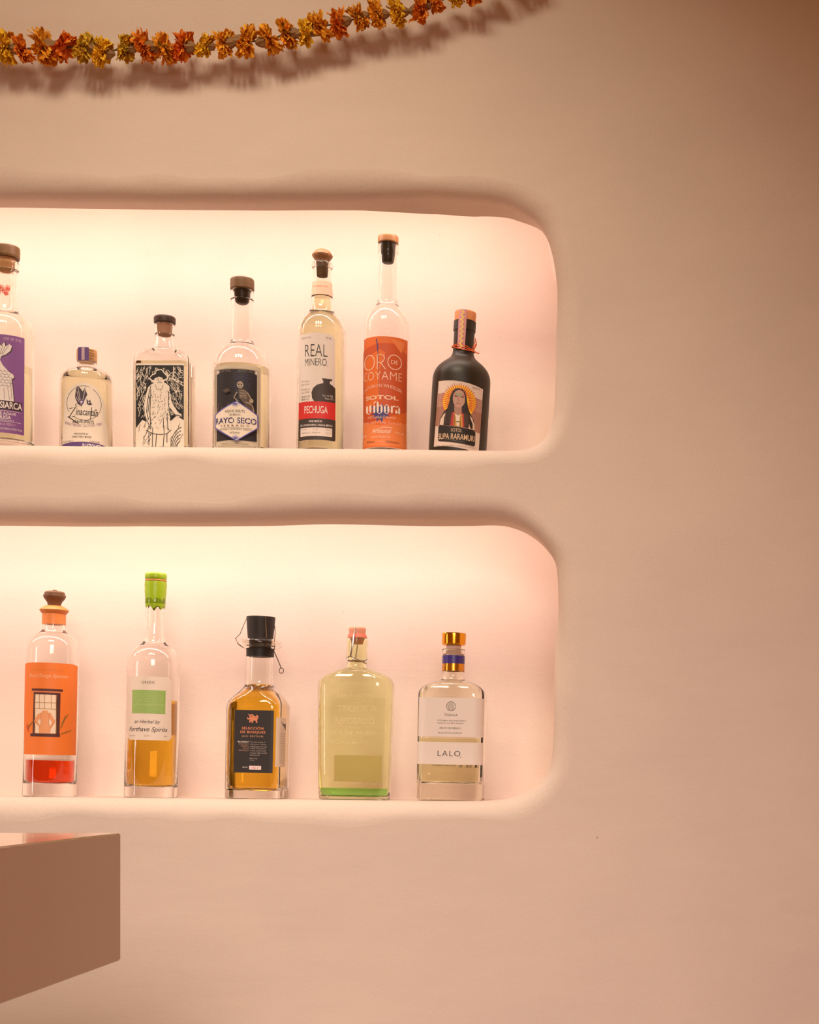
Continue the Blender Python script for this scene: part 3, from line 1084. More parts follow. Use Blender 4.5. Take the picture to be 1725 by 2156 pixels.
def pr(s):
    s.poly([(766, 735), (800, 722), (830, 722), (856, 740), (856, 860), (766, 900)], ORD)
    s.poly([(768, 760), (800, 735), (812, 742), (800, 780), (800, 840), (772, 872)], ORG)
    s.poly([(766, 885), (800, 896), (856, 884), (856, 938), (766, 938)], ORL)
    s.poly([(822, 712), (852, 716), (845, 740)], ORL)
    s.lines([[(793, 713), (795, 724), (796, 737), (797, 742)]], 2.2, BLU)
    s.lines([[(796, 738), (797.5, 770), (798, 800), (799, 832)]], 1.3, ink((150, 92, 90)))
    # splash and blue script behind the blackletter word
    r = random.Random(4)
    pts = []
    for k in range(26):
        t = 2 * PI * k / 26; q = (15 if k % 2 else 24) * r.uniform(.8, 1.15)
        pts.append((802 + q * math.cos(t), 868 + q * .85 * math.sin(t)))
    s.poly(pts, BLU)
    s.ring(779, 761.5, 10.2, 15.5, 1.7, PAP)
    s.lines([[(795, 777), (795, 746.5), (803, 746.5), (809, 749), (810, 755), (807, 761), (802, 763), (796, 763)], [(802, 763), (812, 777)]], 1.7, PAP)
    s.ring(831, 761, 14, 15.2, 1.7, PAP)
    s.text('DE', 824, 838, 757, 765, PAP, 0.0)
    s.text('COYAME', 768, 846, 782, 799.5, PAP, -0.014, spacing=1.05)
    s.text('DASYLIRION WHEELERI', 768, 846, 808, 815, PAP, -0.004, arc=9, res=1)
    s.text('SOTOL', 772, 839, 832, 841, PAP, 0.03)
    # blackletter "vibora" of upright nib strokes
    Q = []
    WL = ink((248, 226, 206))
    def nib(x, ya, yb, w=4.2):
        h = w * .5
        s.poly([(x - w / 2, ya + h), (x, ya - h * .6), (x + w / 2, ya + h), (x + w / 2, yb - h), (x, yb + h * .6), (x - w / 2, yb - h)], WL)
    X = 774
    nib(X, 853, 868); nib(X + 7, 852, 867); s.lines([[(X, 868), (X + 4, 871), (X + 8, 866)]], 1.6, WL)          # v
    nib(X + 15, 853, 869); s.lines([[(X + 14, 850), (X + 18, 845)]], 2, WL)                                   # i acute
    nib(X + 22, 846, 868); nib(X + 30, 854, 868); s.lines([[(X + 21, 857), (X + 30, 852)], [(X + 21, 868), (X + 26, 871), (X + 31, 867)]], 1.6, WL)   # b
    nib(X + 37, 855, 868); nib(X + 44, 855, 868); s.lines([[(X + 36, 856), (X + 41, 852), (X + 45, 855)], [(X + 36, 868), (X + 41, 871), (X + 45, 867)]], 1.6, WL)  # o
    nib(X + 51, 854, 869); s.lines([[(X + 51, 857), (X + 57, 853)]], 2.6, WL)                                # r
    nib(X + 60, 861, 869, 3.6); nib(X + 66, 856, 869, 3.8); s.lines([[(X + 58, 856), (X + 63, 853), (X + 67, 857)], [(X + 59, 869), (X + 66, 864)]], 1.6, WL)  # a
    s.text('100% Destilado Fermentado', 776, 834, 875, 881, PAP, 0, .2, res=1)
    s.text('CON NATURAL CLASSIC', 769, 844, 887, 892, PAP, 0, spacing=1.3, res=1)
    s.text('Artesanal', 784, 824, 902, 912, WL, 0.0, .4)
    s.lines([[(786, 909), (806, 900), (826, 900)]], 1, WL)
    s.text('46%', 766, 774, 913, 918, PAP, 0, res=1); s.text('750 ml', 832, 848, 907, 912, PAP, 0, res=1); s.text('HANDMADE IN', 783, 822, 918, 922, PAP, 0, res=1)
    s.text('Aldama', 774, 789, 927, 931.5, ink((110, 70, 40)), 0, .2, res=1); s.text('Chihuahua', 812, 840, 927, 932, ink((110, 70, 40)), 0, .2, res=1)
    s.lines([[(794, 929.5), (808, 929.5)]], .7, PAP)


label_part(B, lambda s: s.rect(766.3, 708, 857, 941, ORG), pr, 'orange paper label')

# ---- upper shelf 7: squat black bottle with portrait label
B = Bottle(962.5, 'up', 3.3, 'squat matte black bottle with sun-haloed portrait label and wooden cap', (60.8, 60.8, 60.8))
bp = B.base_py
MB_ = mat('matte_black_glass', (40, 29, 14), 0.45, spec=0.5)
B.lathe('glass_vessel', [[(bp, 58), (bp - 3, 60.5)], [(bp - 3, 60.5), (820, 60.8)], [(820, 60.8), (800, 60.3), (789, 58), (779, 53), (770, 45), (762, 35), (755, 27), (746, 22.5), (736, 21.6)], [(736, 21.6), (699, 21.6)], [(698, 23.3), (678, 23.3)]], MB_, seg=14)
B.lathe('cap', [[(677, 22), (660, 22.5), (657, 20.5)]], mat('pale_wood_cap', (222, 146, 96), 0.65, noise=0.15, nscale=150))
SEAL = mat('pink_zigzag_strip', (214, 150, 150), 0.7)
B.band('seal_strip', 658, 679, (23.4, 23.4), SEAL, 0.0004, 'pink and yellow woven-pattern strip over cap', math.radians(-26), math.radians(14))
B.band('seal_strip', 678, 741, (24, 22.6), SEAL, 0.0006, None, math.radians(-26), math.radians(14))
old = (B.a, B.b, B.r); B.a = B.b = B.r = 23.4 / S
nb = Sheet(B, 0.0012)
zz = []
for k in range(17): zz.append((-math.radians(6) * 23 / S + (2.4 if k % 2 else -2.4) / S, B.z(660 + k * 5)))
V = []; F = []
for i, (a_, b_) in enumerate(zz):
    V += [(a_ - 2.1 / S, b_), (a_ + 2.1 / S, b_)]
    if i: k = len(V); F.append((k - 4, k - 3, k - 1, k - 2))
nb.geo.append((V, F, ink((232, 196, 110)), 0))
nb.build('seal_pattern')
B.a, B.b, B.r = old
# orange yarn tied round the neck
bm = bmesh.new()
for q in range(3):
    pts = []
    for k in range(36):
        t = 2 * PI * k / 36
        pts.append(((23.2 + q * .8) / S * math.sin(t), -(23.2 + q * .8) / S * math.cos(t), B.z(734 + q * 1.6) - 4.5 * math.sin(t + .3 * q) / S - (q - 1) * 2.2 / S * math.cos(2 * t)))
    tube(bm, pts, 0.0007, 5, True)
kx = 24 / S
tube(bm, [(kx * .8, -kx * .75, B.z(742)), (kx * 1.15, -kx * .8, B.z(745)), (kx * 1.5, -kx * .8, B.z(748))], 0.0009, 5)
tube(bm, [(kx * .85, -kx * .7, B.z(741)), (kx * 1.0, -kx * .8, B.z(730)), (kx * 1.12, -kx * .8, B.z(718)), (kx * 1.22, -kx * .8, B.z(730)), (kx * 1.0, -kx * .8, B.z(742)), (kx * 1.35, -kx * .8, B.z(747))], 0.0008, 5)
tube(bm, [(kx * 1.0, -kx * .75, B.z(738)), (kx * 1.2, -kx * .8, B.z(726)), (kx * 1.05, -kx * .8, B.z(716))], 0.0008, 5)
from_bm('neck_yarn', bm, mat('orange_yarn', (226, 98, 44), 0.85), B.root)['label'] = 'orange yarn tied around neck'


def T(zx, zy): return (900 + zx / 11.98, 780 + zy / 11.98)


def pr(s):
    TP = lambda L: [T(*p) for p in L]
    s.poly(TP([(285, 560), (1385, 640), (1330, 1490), (215, 1385)]), ink((184, 138, 122)))
    s.poly(TP([(250, 900), (1370, 980), (1330, 1490), (215, 1385)]), ink((166, 118, 98)))
    YL = ink((246, 190, 34)); HA = ink((44, 30, 26)); SK = ink((196, 150, 130)); RR = ink((206, 52, 58))
    c = T(815, 780)
    s.ell(c[0], c[1], 34.5, 35, YL, 36)
    L = []
    for k in range(33):
        t = math.radians(-212 + 244 * k / 32)
        r0, r1 = 20 + (k % 2) * 2, 37.5 + (k % 3) * 1.3
        L.append([(c[0] + r0 * math.cos(t), c[1] + r0 * math.sin(t)), (c[0] + r1 * math.cos(t), c[1] + r1 * math.sin(t))])
    s.lines(L, (2.0, .9), RR)
    # hair, shoulders, face
    s.poly(TP([(815, 440), (900, 455), (965, 520), (1000, 640), (1020, 800), (1050, 950), (1100, 1060), (1180, 1200), (1200, 1420), (310, 1380), (330, 1230), (420, 1060), (520, 950), (560, 820), (590, 660), (650, 520), (720, 455)]), HA)
    s.poly(TP([(495, 1055), (440, 1180), (420, 1380), (320, 1370), (345, 1230), (430, 1100)]), ink((222, 196, 176)))
    s.poly(TP([(1080, 1090), (1140, 1160), (1195, 1320), (1195, 1440), (1150, 1440), (1150, 1300), (1100, 1180)]), ink((222, 196, 176)))
    s.poly(TP([(1060, 1290), (1100, 1440), (1045, 1430)]), ink((222, 196, 176)))
    s.poly(TP([(690, 880), (880, 880), (875, 1040), (930, 1080), (940, 1410), (580, 1390), (600, 1200), (640, 1060), (695, 1040)]), ink((186, 52, 52)))
    s.poly(TP([(680, 1060), (720, 1100), (790, 1130), (860, 1080), (890, 1100), (895, 1410), (680, 1400)]), ink((222, 160, 60)))
    s.poly(TP([(715, 1090), (790, 1130), (850, 1090), (815, 1250), (805, 1405), (755, 1400), (735, 1250)]), ink((232, 210, 190)))
    s.poly(TP([(695, 860), (880, 860), (870, 1050), (830, 1110), (770, 1125), (715, 1080), (690, 1030)]), ink((176, 130, 112)))
    s.poly(TP([(815, 485), (890, 510), (945, 580), (960, 680), (955, 790), (910, 870), (850, 925), (790, 935), (725, 905), (670, 820), (655, 720), (670, 600), (730, 520)]), SK)
    s.lines([TP([(690, 645), (735, 635), (780, 655)]), TP([(850, 650), (900, 630), (940, 650)])], 1.1, HA)
    s.lines([TP([(700, 668), (735, 660), (765, 672)]), TP([(865, 672), (900, 662), (930, 675)])], 1.4, ink((70, 44, 40)))
    s.lines([TP([(800, 640), (790, 740), (760, 765), (800, 775), (830, 765)])], .8, ink((160, 110, 98)))
    s.lines([TP([(735, 830), (790, 820), (850, 830), (800, 845), (735, 830)])], 1.0, ink((150, 84, 76)))
    s.ell(*T(800, 720), 2.2, 3.0, ink((200, 128, 116)), 10)
    s.poly(TP([(740, 540), (800, 600), (860, 550), (900, 570), (830, 640), (770, 640), (715, 580)]), ink((150, 158, 120)))
    s.ell(*T(700, 600), 2.0, 1.4, ink((206, 90, 96)), 8); s.ell(*T(935, 610), 1.6, 2.4, ink((216, 84, 100)), 8)
    s.lines([TP([(735, 1290), (825, 1290)])], 1.8, ink((96, 120, 70)))
    s.lines([TP([(690 + k * 10, 1100 + k * 20), (700 + k * 4, 1390)]) for k in range(3)] + [TP([(860 - k * 4, 1120), (830 + k * 8, 1400)]) for k in range(3)], .7, ink((130, 90, 30)))
    r = random.Random(9)
    L = []
    for k in range(26):
        x = r.uniform(470, 660); L.append(TP([(x, 1000 + r.uniform(0, 100)), (x - 10, 1350)]))
        x = r.uniform(930, 1060); L.append(TP([(x, 1000 + r.uniform(0, 100)), (x + 15, 1380)]))
    s.lines(L, .35, ink((92, 70, 58)))
    s.text('44% ALC. VOL.', *[T(a_, 0)[0] for a_ in (1145, 1345)], T(0, 365)[1], T(0, 410)[1], DGREY, res=1)
    # name plate
    s.poly(TP([(330, 1385), (1180, 1455), (1215, 1500), (1205, 1810), (1170, 1855), (320, 1785), (285, 1750), (300, 1420)]), ink((36, 28, 24)))
    BO = ink((222, 186, 148))
    s.text('SOTOL', *[T(a_, 0)[0] for a_ in (610, 885)], T(0, 1460)[1], T(0, 1545)[1], BO, 0.0)
    s.text('SUPA RARAMURI', *[T(a_, 0)[0] for a_ in (305, 1190)], T(0, 1590)[1], T(0, 1740)[1], BO, 0.012)
    s.lines([TP([(505, 1745), (960, 1795)])], .4, GREY)
    s.text('750 ML   HECHO EN MEXICO   BOTELLA 042 / CHIHUAHUA', *[T(a_, 0)[0] for a_ in (250, 1230)], T(0, 1880)[1], T(0, 1915)[1], GREY, 0, res=1)


label_part(B, lambda s: s.poly([T(300, 245), T(700, 255), T(1050, 290), T(1415, 360), T(1300, 2005), T(900, 1950), T(500, 1915), T(175, 1905)], ink((226, 204, 190))), pr)

# ================= lower shelf
# ---- lower 1: red aperitif, orange label, turned wooden knob
B = Bottle(104, 'low', 1.5, 'round bottle with turned wooden knob, orange window-picture label and red liquid', (53, 53, 53))
bp = B.base_py
B.glass([[(bp, 53.4), (1400, 53)], [(1400, 53), (1366, 52.5), (1354, 50.5), (1345, 45), (1338, 37), (1332, 27.5), (1327, 23.4)], [(1327, 22.6), (1290, 22.6)]], 4, 1650, CLEAR)
B.liquid(1601, glass('red_aperitif', (0.82, 0.06, 0.008), 1.36))
OW = mat('orange_wax', (240, 140, 72), 0.45)
B.lathe('collar', [[(1315, 23.6), (1293, 23.6)], [(1293, 23.6), (1289, 27), (1285, 29.5)], [(1285, 29.5), (1281, 26), (1276, 18)]], OW, 'orange wax collar')
B.lathe('knob', [[(1275, 13), (1268, 15), (1260, 21)], [(1260, 21), (1256, 22.5), (1253, 22.5)], [(1253, 20.5), (1248, 20.3), (1245.5, 17)], [(1245, 5), (1242, 4)]], mat('turned_walnut', (112, 76, 46), 0.5, noise=0.25, nscale=120))
OR2 = ink((244, 128, 50)); BRN = ink((86, 44, 38)); FL = ink((240, 164, 112)); GRN = ink((128, 112, 50)); CR2 = ink((248, 222, 196))


def zt(x, y): return (30 + x / 4.227, 1190 + y / 4.227)


def pr(s):
    TP = lambda L: [zt(*p) for p in L]
    s.text('FORTHAVE', *[zt(a_, 0)[0] for a_ in (150, 440)], zt(0, 920)[1], zt(0, 942)[1], ink((226, 120, 40)), 0)
    s.text('Blood Orange Aperitivo', *[zt(a_, 0)[0] for a_ in (140, 480)], zt(0, 965)[1], zt(0, 1008)[1], ink((250, 196, 156)), -.004, .4)
    s.rect(*zt(188, 1150), *zt(375, 1495), CR2)
    s.poly(TP([(160, 1098), (432, 1098), (430, 1118), (160, 1118)]), BRN, True)
    s.poly(TP([(165, 1118), (420, 1120), (415, 1132), (170, 1130)]), ink((226, 128, 80)), True)
    s.rect(*zt(178, 1132), *zt(408, 1150), BRN); s.rect(*zt(172, 1132), *zt(188, 1500), BRN); s.rect(*zt(372, 1132), *zt(406, 1500), BRN)
    s.rect(*zt(148, 1498), *zt(405, 1524), BRN)
    s.lines([TP([(188, 1150), (188, 1495)]), TP([(372, 1150), (372, 1495)]), TP([(188, 1222), (372, 1222)]), TP([(188, 1275), (372, 1278)]), TP([(226, 1150), (226, 1278)]), TP([(272, 1150), (272, 1278)]), TP([(330, 1150), (330, 1278)])], 1.1, ink((178, 128, 60)))
    # figure seen from behind with hands on hips
    s.poly(TP([(250, 1292), (300, 1292), (300, 1310), (322, 1312), (336, 1335), (362, 1378), (362, 1395), (325, 1455), (315, 1440), (335, 1392), (312, 1360), (306, 1400), (322, 1450), (318, 1492), (222, 1492), (222, 1455), (240, 1400), (236, 1360), (208, 1392), (230, 1425), (226, 1440), (180, 1392), (185, 1375), (212, 1325), (248, 1310)]), FL)
    s.lines([TP([(248, 1312), (236, 1360), (240, 1400), (222, 1455)]), TP([(300, 1310), (312, 1360), (306, 1400), (322, 1450)]), TP([(318, 1310), (318, 1350)]), TP([(185, 1380), (228, 1425)]), TP([(362, 1380), (322, 1450)])], .6, ink((190, 110, 66)))
    L = []
    for (a0, b0, n_, dx, dy) in ((410, 1445, 8, 5, -14), (420, 1400, 6, 9, -14), (410, 1498, 7, 13, -5), (160, 1400, 5, -8, 12)):
        for k in range(n_):
            L.append(TP([(a0 + dx * k, b0 + dy * k), (a0 + dx * k + 14, b0 + dy * k - 10)]))
        L.append(TP([(a0, b0), (a0 + dx * n_, b0 + dy * n_)]))
    s.lines(L, .8, GRN)
    s.poly(TP([(120, 1410), (135, 1430), (132, 1490), (115, 1450)]), ink((196, 82, 40)))
    s.text('750 ML     24% ALC/VOL', *[zt(a_, 0)[0] for a_ in (170, 400)], zt(0, 1630)[1], zt(0, 1642)[1], ink((236, 140, 80)), 0, res=1)


label_part(B, lambda s: s.poly([(50.5, 1397), (62, 1395), (110, 1394.5), (155, 1395), (163, 1398), (159, 1588), (110, 1589), (51.5, 1589)], OR2), pr, 'orange paper label', off=0.0007)

# ---- lower 2: green wax sealed bottle, amber liquid
B = Bottle(317.5, 'low', 1.35, 'tall bottle sealed in lime green wax, cream label and amber-brown liquid', (54, 54, 54))
bp = B.base_py
B.glass([[(bp, 54), (1420, 54)], [(1420, 54), (1394, 53.5), (1382, 51), (1373, 46), (1365, 38.5), (1359, 29.5), (1353, 23.5), (1344, 20)], [(1344, 20), (1320, 18.3), (1278, 19)], [(1270, 21), (1226, 21)]], 4, 1657, CLEAR)
B.liquid(1475, glass('amber_herbal', (0.86, 0.51, 0.05), 1.36))
LIME = mat('lime_wax', (150, 180, 22), 0.35, bump=0.0008, nscale=60, noise=0.1)
B.lathe('cap', [[(1221, 21.2), (1217, 22.4), (1210, 22.2), (1207, 20)]], LIME, 'lime green wax top')
B.lathe('rip_band', [[(1225, 21), (1223, 22), (1221, 21)]], mat('copper_band', (190, 120, 60), 0.5), 'copper coloured tear band')
bm = bmesh.new()       # wax sleeve with a ragged lower edge
r_ = random.Random(2)
NS = 48
low = [1279 + 3.0 * math.sin(i * .9) + r_.uniform(-2, 2) for i in range(NS)]
prof = [(1.0, 19.6), (0.93, 20.4), (0.6, 21.2), (0.4, 22.4), (0.3, 22.0), (0.15, 22.8), (0.0, 22.2)]
prev = None
for (t, rr) in prof:
    vs = [bm.verts.new((rr / S * math.cos(2 * PI * i / NS), rr / S * math.sin(2 * PI * i / NS), B.z(1225 + (low[i] - 1225) * t))) for i in range(NS)]
    if prev:
        for i in range(NS): bm.faces.new((prev[i], prev[(i + 1) % NS], vs[(i + 1) % NS], vs[i]))
    prev = vs
bm.faces.new(prev)
from_bm('wax_sleeve', bm, LIME, B.root)['label'] = 'lime green wax dripping down neck'
bk = Sheet(B, 0.0003)


def back_rect(B, x_half, y0, y1, m, name='back_label'):
    """paper on the rear of the bottle"""
    n = 24
    bm = bmesh.new()
    A = []
    zz = (B.z(y1), B.z(y0))
    q = 2 * (B.a - B.r) + 2 * (B.b - B.r) + B.r * PI
    for z_ in zz:
        row = []
        for i in range(n + 1):
            s = -x_half / S + 2 * x_half / S * i / n
            # rear centre is half the perimeter away from the front centre; mirror the front section
            x, y, nx, ny = B.surf(s)
            row.append(bm.verts.new((x + nx * .0004, -(y + ny * .0004), z_)))
        A.append(row)
    for i in range(n): bm.faces.new((A[0][i], A[0][i + 1], A[1][i + 1], A[1][i]))
    return from_bm(name, bm, m, B.root, recalc=False)


back_rect(B, 48, 1479, 1546, backlit_paper('back_paper', (220, 200, 170)))
GR = ink((150, 186, 96)); GRL = ink((196, 208, 150))


def pr(s):
    s.text('GREEN', *[zt(a_, 0)[0] for a_ in (1135, 1247)], zt(0, 1030)[1], zt(0, 1052)[1], DGREY, 0, spacing=1.2)
    s.rect(*zt(1052, 1110), *zt(1345, 1318), GR)
    L = []
    r = random.Random(6)
    for i in range(13):
        for j in range(16):
            x, y = 1060 + j * 18 + r.uniform(-4, 4), 1124 + i * 15.5 + r.uniform(-2, 2)
            if x > 1325: continue
            L.append([zt(x, y), zt(x + 5, y - 6), zt(x + 8, y + 4), zt(x + 13, y - 3)])
    s.lines(L, .55, GRL)
    s.lines([[zt(1055, 1240), zt(1342, 1240)]], .6, GRL)
    s.text('an Herbal by', *[zt(a_, 0)[0] for a_ in (1072, 1300)], zt(0, 1375)[1], zt(0, 1415)[1], ink((72, 60, 60)), -.002, .35)
    s.text('Forthave Spirits', *[zt(a_, 0)[0] for a_ in (1028, 1362)], zt(0, 1438)[1], zt(0, 1490)[1], ink((60, 48, 50)), 0, .35)
    for t_, a_, b_ in (('375 ML', 1030, 1080), ('LIQUEUR', 1155, 1205), ('43%', 1330, 1362)):
        s.text(t_, zt(a_, 0)[0], zt(b_, 0)[0], zt(0, 1512)[1], zt(0, 1524)[1], GREY, 0, res=1)


label_part(B, lambda s: s.poly([(268.5, 1429), (274, 1424), (355, 1424), (361, 1431), (361, 1552), (355, 1558), (274, 1558), (268.5, 1552)], ink((238, 220, 204))), pr)

# ---- lower 3: square amber bottle with black label and wired rubber bung
B = Bottle(541, 'low', 1.3, 'square amber bottle with large wired rubber stopper and black copper-printed label', (57, 57, 19))
bp = B.base_py
B.glass([[(bp, 57, 57, 19), (1520, 57, 57, 19)], [(1520, 57, 57, 19), (1490, 57, 57, 20), (1481, 55.5, 55.5, 24), (1472, 51, 51, 28), (1460, 42, 42, 34), (1450, 34, 34, 33), (1443, 29.5, 29.5, 29.5), (1434, 28, 28, 28)], [(1434, 28), (1372, 27.4), (1366, 27.4)], [(1366, 32), (1362, 42), (1356, 45.5), (1350, 44), (1347, 38), (1347, 30)]], 4, 1664, CLEAR)
B.liquid(1442, glass('amber_spirit', (1.0, 0.61, 0.06), 1.36))
RUB = mat('black_rubber', (34, 25, 20), 0.55)
B.lathe('stopper', [[(1383, 21), (1380, 22), (1350, 23.2), (1346, 26)], [(1346, 26), (1303, 29.6), (1301, 29)]], RUB, 'tapered black rubber stopper')
B.band('neck_sleeve', 1364, 1383, (28.2, 28), RUB, 0.0003, 'black band on neck')
M_WIRE = mat('dark_wire', (84, 66, 44), 0.35, 0.9)


def L3(x, y, dy=0.0):      # photo point -> local point of the bottle
    px = 450 + x / 5.135; py = 1280 + y / 5.135
    px -= (B.base_py - py) * B.tl
    return Vector(((px - B.cx) / S, dy, B.z(py)))


bm = bmesh.new()
w0 = -0.022
tube(bm, [L3(362, 105, 0), L3(345, 160, -.004), L3(305, 290, -.010), L3(300, 355, -.034), L3(318, 410, -.030), L3(345, 440, -.014)], 0.0006, 6)
tube(bm, [L3(590, 108, -.018), L3(605, 200, -.024), L3(622, 320, -.028), L3(628, 345, -.037), L3(632, 400, -.034), L3(640, 430, -.018)], 0.0008, 6)
tube(bm, [L3(655, 190, .004), L3(672, 270, -.004), L3(692, 350, -.020), L3(694, 420, -.020), L3(668, 466, -.010)], 0.0006, 6)
tube(bm, [L3(625, 425, -.012), L3(668, 466, -.010), L3(705, 555, -.008), L3(740, 645, -.006)], 0.0007, 6)
tube(bm, [L3(742 + 24 * math.cos(t * PI / 8), 675 + 28 * math.sin(t * PI / 8), -.006) for t in range(16)], 0.0006, 6, True)
tube(bm, [L3(362, 108, 0), L3(430, 104, -.019), L3(520, 104, -.021), L3(590, 108, -.018)], 0.0005, 6)
tube(bm, [Vector((28.9 / S * math.sin(t * PI / 16), -28.9 / S * math.cos(t * PI / 16), B.z(1366))) for t in range(32)], 0.0006, 6, True)
from_bm('wire_bail', bm, M_WIRE, B.root)['label'] = 'twisted wire clasp with hanging loop'
CO = ink((226, 140, 100)); CO2 = ink((232, 176, 140))


def zq(x, y): return (450 + x / 5.135, 1280 + y / 5.135)


def pr(s):
    TP = lambda L: [zq(*p) for p in L]
    s.poly(TP([(370, 1140), (385, 1155), (415, 1145), (438, 1165), (452, 1170), (470, 1155), (482, 1165), (483, 1190), (475, 1200), (470, 1222), (476, 1240), (458, 1240), (455, 1218), (430, 1216), (425, 1242), (410, 1240), (408, 1215), (395, 1240), (385, 1238), (392, 1200), (372, 1210), (360, 1190), (366, 1178), (372, 1192), (385, 1190), (392, 1175), (380, 1160)]), CO)
    s.lines([TP([(395, 1155), (425, 1175)]), TP([(400, 1165), (420, 1182)]), TP([(452, 1180), (468, 1182)])], .7, BLK)
    X = lambda a_: 450 + a_ / 5.135
    Y = lambda a_: 1280 + a_ / 5.135
    s.text('SELECCIÓN', X(305), X(540), Y(1280), Y(1314), CO, 0.02, spacing=1.1)
    s.text('DE BOSQUES', X(290), X(560), Y(1328), Y(1360), CO, 0.02, spacing=1.1)
    s.text('2021 EDITION', X(305), X(535), Y(1378), Y(1397), CO2, 0, spacing=1.3, res=1)
    for i, (t_, a_) in enumerate((('"BATANERO"', 258), ('ROBLE BLANCO', 272), ('MARINO', 296), ('FRANCES', 318), ('FERMENTADO', 272))):
        s.text(t_, X(a_), X(385), Y(1440 + i * 23), Y(1458 + i * 23), W if i == 0 else ink((170, 130, 110)), 0.01 if i == 0 else 0, res=1)
    for i, t_ in enumerate(('The barrel aging of', 'this batch is a unique', 'reflection of our', 'tequila, the passion', 'of time, and the work', 'of some of the world\'s', 'finest woods.')):
        s.text(t_, X(395), X(560 + (i % 3) * 9 - (60 if i == 6 else 0)), Y(1442 + i * 23), Y(1460 + i * 23), ink((196, 176, 166)), 0, res=1)
    s.text('Batch Code', X(392), X(472), Y(1618), Y(1634), ink((196, 176, 166)), 0, res=1)
    s.text('Founder', X(392), X(448), Y(1640), Y(1654), GREY, 0, res=1)
    s.text('BATCH', X(315), X(366), Y(1715), Y(1732), W, 0, res=1)
    s.rect(X(385), Y(1706), X(515), Y(1748), ink((238, 214, 210)), rr=1.2)
    s.text('No. 1', X(420), X(482), Y(1714), Y(1738), ink((206, 80, 110)), 0.0, .2)


label_part(B, lambda s: s.rect(493, 1495, 575.5, 1627, ink((46, 40, 38))), pr, 'black paper label')


def paper2(s): s.rect(580.5, 1509, 606.5, 1613, ink((232, 208, 186)))


def pr2(s):
    s.poly([zq(725, 1215), zq(750, 1240), zq(770, 1240), zq(803, 1235), zq(798, 1262), zq(780, 1290), zq(776, 1315), zq(768, 1290), zq(745, 1255)], DGREY)
    for i in range(13):
        s.text('tequila reposado en barrica', 450 + 708 / 5.135, 450 + 797 / 5.135, 1280 + (1345 + i * 26) / 5.135, 1280 + (1359 + i * 26) / 5.135, GREY, 0, res=1)


_lab = label_part(B, paper2, pr2, 'cream side label with small print')

# ---- lower 4: flat green-tinted flask with swing top
B = Bottle(746.5, 'low', 1.0, 'wide flat yellow-green embossed glass flask with wire swing stopper', (78, 38, 34))
bp = B.base_py
GLY = glass('yellow_green_glass', (0.94, 0.965, 0.75))
B.glass([[(bp, 73.5, 35, 31), (bp - 60, 76, 37, 32), (1520, 78, 38, 33), (1460, 79.5, 38, 34)], [(1460, 79.5, 38, 34), (1443, 79.5, 38, 34), (1434, 77, 37, 33), (1426, 70, 35, 32), (1419, 58, 32, 31), (1413, 43, 28, 28), (1408, 27, 24, 24)], [(1408, 24), (1400, 20), (1392, 18.5)], [(1388, 22.5), (1347, 22.5)], [(1343, 21)]], 4, 1677, GLY)
bm = bmesh.new()      # thick green glass floor of the flask
loft(bm, [(0.0128 + 0.0016, 60 / S, 24 / S, 22 / S), (0.0165, 66 / S, 28 / S, 26 / S), (0.0185, 66 / S, 28 / S, 26 / S)])
B.liquid(1659, glass('vivid_green_spirit', (0.42, 0.93, 0.34), 1.36))
bm.free()
B.lathe('stopper', [[(1356, 12), (1346, 15)], [(1344, 20), (1338, 18.5)], [(1338, 16.5), (1334, 17), (1323, 18), (1320, 14)]], mat('pink_ceramic', (232, 158, 130), 0.4), 'pinkish ceramic stopper')
B.band('washer', 1335, 1343, (17.5, 20.4), mat('coral_rubber', (226, 110, 84), 0.6), 0.0004, 'coral rubber washer')
B4 = B


def L4(x, y, dy=0.0):
    px = 650 + x / 4.3125; py = 1300 + y / 4.3125
    px -= (B4.base_py - py) * B4.tl
    return Vector(((px - B4.cx) / S, dy, B4.z(py)))


M_STEEL = mat('steel_wire', (190, 180, 170), 0.25, 1.0)
bm = bmesh.new()
tube(bm, [L4(438, 102, -.0125), L4(436, 150, -.018), L4(420, 260, -.020), L4(402, 362, -.020)], 0.0014, 8)
tube(bm, [L4(398 + 24 * math.cos(t * PI / 8), 384 + 22 * math.sin(t * PI / 8), -.019) for t in range(16)], 0.0010, 6, True)
tube(bm, [L4(425, 370, -.0180), L4(470, 392, -.018), L4(538, 424, -.010)], 0.0009, 6)
tube(bm, [Vector((18.8 / S * math.sin(t * PI / 16), -18.8 / S * math.cos(t * PI / 16), B.z(1392))) for t in range(32)], 0.0008, 6, True)
tube(bm, [L4(438, 102, -.0125), L4(470, 98, 0), L4(438, 102, .0125), L4(420, 260, .020), L4(402, 362, .020)], 0.0012, 8)
from_bm('wire_bail', bm, M_STEEL, B.root)['label'] = 'steel wire swing clasp'
em = Sheet(B, -0.00045)
em.layer = 0


def ztq(x, y): return (650 + x / 4.3125, 1300 + y / 4.3125)


GE = GLY
X = lambda a_: 650 + a_ / 4.3125
Y = lambda a_: 1300 + a_ / 4.3125


